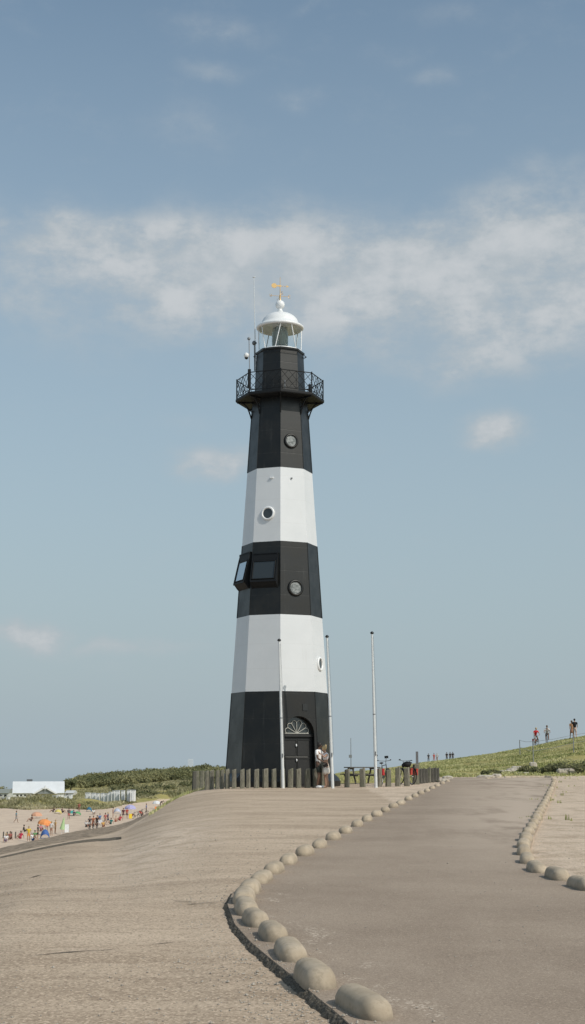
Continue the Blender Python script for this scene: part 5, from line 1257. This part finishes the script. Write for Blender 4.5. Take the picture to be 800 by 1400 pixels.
# beach huts and pavilion
HUTW = simple('hut_white', (.78, .78, .78), .6, var=.04, vscale=1); HUTR = simple('hut_roof', (.45, .46, .47), .7, var=.1); HUTG = simple('hut_gap', (.30, .32, .34), .7)
hut0 = None
def hut(px0, px1, yb, yt, Y, lab, m_=HUTW, rz=0):
    a, b_ = at(px0, yb, Y), at(px1, yb, Y); w_ = b_.x - a.x; h = (at(px0, yt, Y).z - a.z) * 1.08; o = thing('beach_hut', lab, 'beach hut', ((a.x + b_.x) / 2, Y, a.z), R_(rz), 'white beach huts at the foot of the dunes')
    mb = MB(); mb.box((0, 1.1, h * .51), (w_ * .80, 2.0, h * 1.02)); mb.build('wall', m_, o)
    mb = MB(); mb.box((0, 1.1, h * 1.03), (w_ * .84, 2.2, .10)); mb.build('roof', HUTR, o)
    mb = MB(); mb.box((w_ * .02, -.03, h * .45), (w_ * .5, .05, h * .78)); mb.build('door', simple('hut_door', (.70, .71, .72), .6), o); return o
for i, (a_, b_, yb, yt) in enumerate(((115.5, 123, 1092, 1085), (123.5, 130, 1094, 1085.5), (130, 135, 1095, 1086), (136.5, 141.5, 1096.5, 1086), (142, 147, 1097, 1086.5), (147.5, 152, 1096, 1084.5), (152.5, 155.5, 1095.5, 1083), (156, 163, 1095.5, 1082.5), (164.5, 170, 1095.5, 1082.5), (172.5, 178, 1096, 1082), (178.3, 184.6, 1095.5, 1082))):
    hut(a_, b_, yb, yt, 313 - i * 2.0, 'white beach hut, %s from the left in the long hut row' % ordinal(i + 1))
for a_, b_, yb, yt, lab in ((36, 46.8, 1102.5, 1090.5, 'large white beach hut standing forward left of the grassy dune'), (0, 4.5, 1099, 1091.5, 'white beach hut at the left picture edge'), (5.5, 12, 1099, 1090.5, 'white beach hut next to the one at the left edge'),
        (71, 74.5, 1096.5, 1089, 'small white hut just right of the grassy dune'), (75.5, 78.5, 1096.5, 1089, 'second small white hut right of the grassy dune'), (86.5, 92, 1094.5, 1088, 'low white hut left of the long hut row'), (93, 98, 1092.5, 1087, 'white hut behind the low one near the pavilion')):
    hut(a_, b_, yb, yt, 286 if a_ == 36 else 318, lab)
PY = 345
a, b_ = at(17.5, 1090, PY), at(87.6, 1090, PY); W_ = b_.x - a.x; z0 = a.z
pv = thing('beach_pavilion', 'long white beach pavilion with a pale roof and small gabled front', 'pavilion', ((a.x + b_.x) / 2, PY, z0), R_(10.7))
ht = at(50, 1068.5, PY).z - z0; he = at(50, 1084, PY).z - z0
mb = MB(); mb.box((0, 4, he / 2), (W_ * .97, 8, he)); mb.build('wall', HUTW, pv)
mb = MB(); M_PROOF = simple('pavilion_roof', (.66, .68, .70), .45, var=.04, vscale=.6)
mb.prism([(-.4, he - .05), (1.8, ht), (2.6, ht), (8.4, he - .05)], (0, 1, 0), (0, 0, 1), (W_, 0, 0), (-W_ / 2, 0, 0)); rf = mb.build('roof', M_PROOF, pv)
gx = at(61.5, 1080, PY).x - (a.x + b_.x) / 2; gw = (at(76, 1, PY).x - at(45, 1, PY).x) / 2; gh = at(50, 1075, PY).z - z0
mb = MB()
mb.prism([(-gw, he - .2), (0, gh), (gw, he - .2), (gw * .8, he - .2), (0, gh - .45), (-gw * .8, he - .2)], (1, 0, 0), (0, 0, 1), (0, 2.0, 0), (gx, -1.6, 0)); mb.build('gable', HUTW, pv)
mb = MB(); mb.prism([(-gw * .8, he - .2), (0, gh - .45), (gw * .8, he - .2)], (1, 0, 0), (0, 0, 1), (0, .1, 0), (gx, -1.2, 0)); mb.build('gable_window', simple('gable_glass', (.25, .27, .28), .2), pv)
mb = MB(); mb.box((gx, -1.65, gh - .35), (.12, .1, 1.2)); mb.box((gx, -1.67, gh - .5), (1.4, .1, .10)); mb.build('gable_cross', HUTW, pv)
mb = MB(); ax = at(31, 1, PY).x - (a.x + b_.x) / 2; mb.prism([(-2.2, he - .55), (-1.2, he - .1), (1.6, he - .1), (2.3, he - .55), (2.3, he - .7), (-2.2, he - .7)], (1, 0, 0), (0, 0, 1), (0, 1.5, 0), (ax, -2.2, 0)); mb.build('awning', simple('awning_dark', (.06, .065, .07), .7), pv)
for k in range(6): mb = MB(); mb.box((-W_ / 2 + 1.2 + k * .9, -.02, he * .45), (.5, .05, he * .4)); mb.build('window', M_PANE, pv)
mb = MB(); mb.box((at(75, 1, PY).x - (a.x + b_.x) / 2, 4, ht + .25), (1.4, .8, .5)); mb.build('chimney', M_STEEL, rf)
# grey-green house at the left edge and a dark chimneyed one
def house(px0, px1, yb, yt, Y, wall_c, roof_c, lab, nm='house'):
    a, b_ = at(px0, yb, Y), at(px1, yb, Y); w_ = b_.x - a.x; h = at(px0, yt, Y).z - a.z; o = thing(nm, lab, 'house', ((a.x + b_.x) / 2, Y, a.z)); mb = MB(); mb.box((0, 3, h * .3), (w_ * .96, 6, h * .6)); mb.build('wall', mat(wall_c), o)
    mb = MB(); mb.prism([(-.3, h * .58), (2.6, h), (3.4, h), (6.3, h * .58)], (0, 1, 0), (0, 0, 1), (w_, 0, 0), (-w_ / 2, 0, 0)); mb.build('roof', mat(roof_c), o)
    for k in range(2): mb = MB(); mb.box((w_ * (-.25 + .5 * k), -.02, h * .32), (w_ * .18, .05, h * .25)); mb.build('window', M_PANE, o)
house(-6, 11.8, 1092, 1079, 365, (.55, .56, .52), (.25, .27, .24), 'house with a grey-green roof at the left picture edge')
house(12, 16.5, 1090, 1078.5, 372, (.30, .24, .20), (.20, .15, .13), 'narrow brownish house left of the white pavilion')
house(88.5, 101, 1089, 1081, 372, (.62, .60, .54), (.58, .58, .56), 'low pale house right of the white pavilion')
# far white tower block, haze painted into its pale wall and roof colours
p = at(260.5, 1055, 1400); zt_ = at(260, 1038.5, 1400).z
ft = thing('distant_tower', 'faint white tower block far off above the ridge, left of the fence', 'tower', (p.x, 1400, -9)); mb = MB(); mb.box((0, 0, (zt_ + 9) / 2), (5, 5, zt_ + 9)); mb.build('wall', simple('hazed_white', (.62, .66, .68), .8), ft)
mb = MB(); mb.box((0, 0, zt_ + 9 + .4), (4.2, 4.2, .8)); mb.build('roof', simple('hazed_roof', (.55, .6, .62), .8), ft)
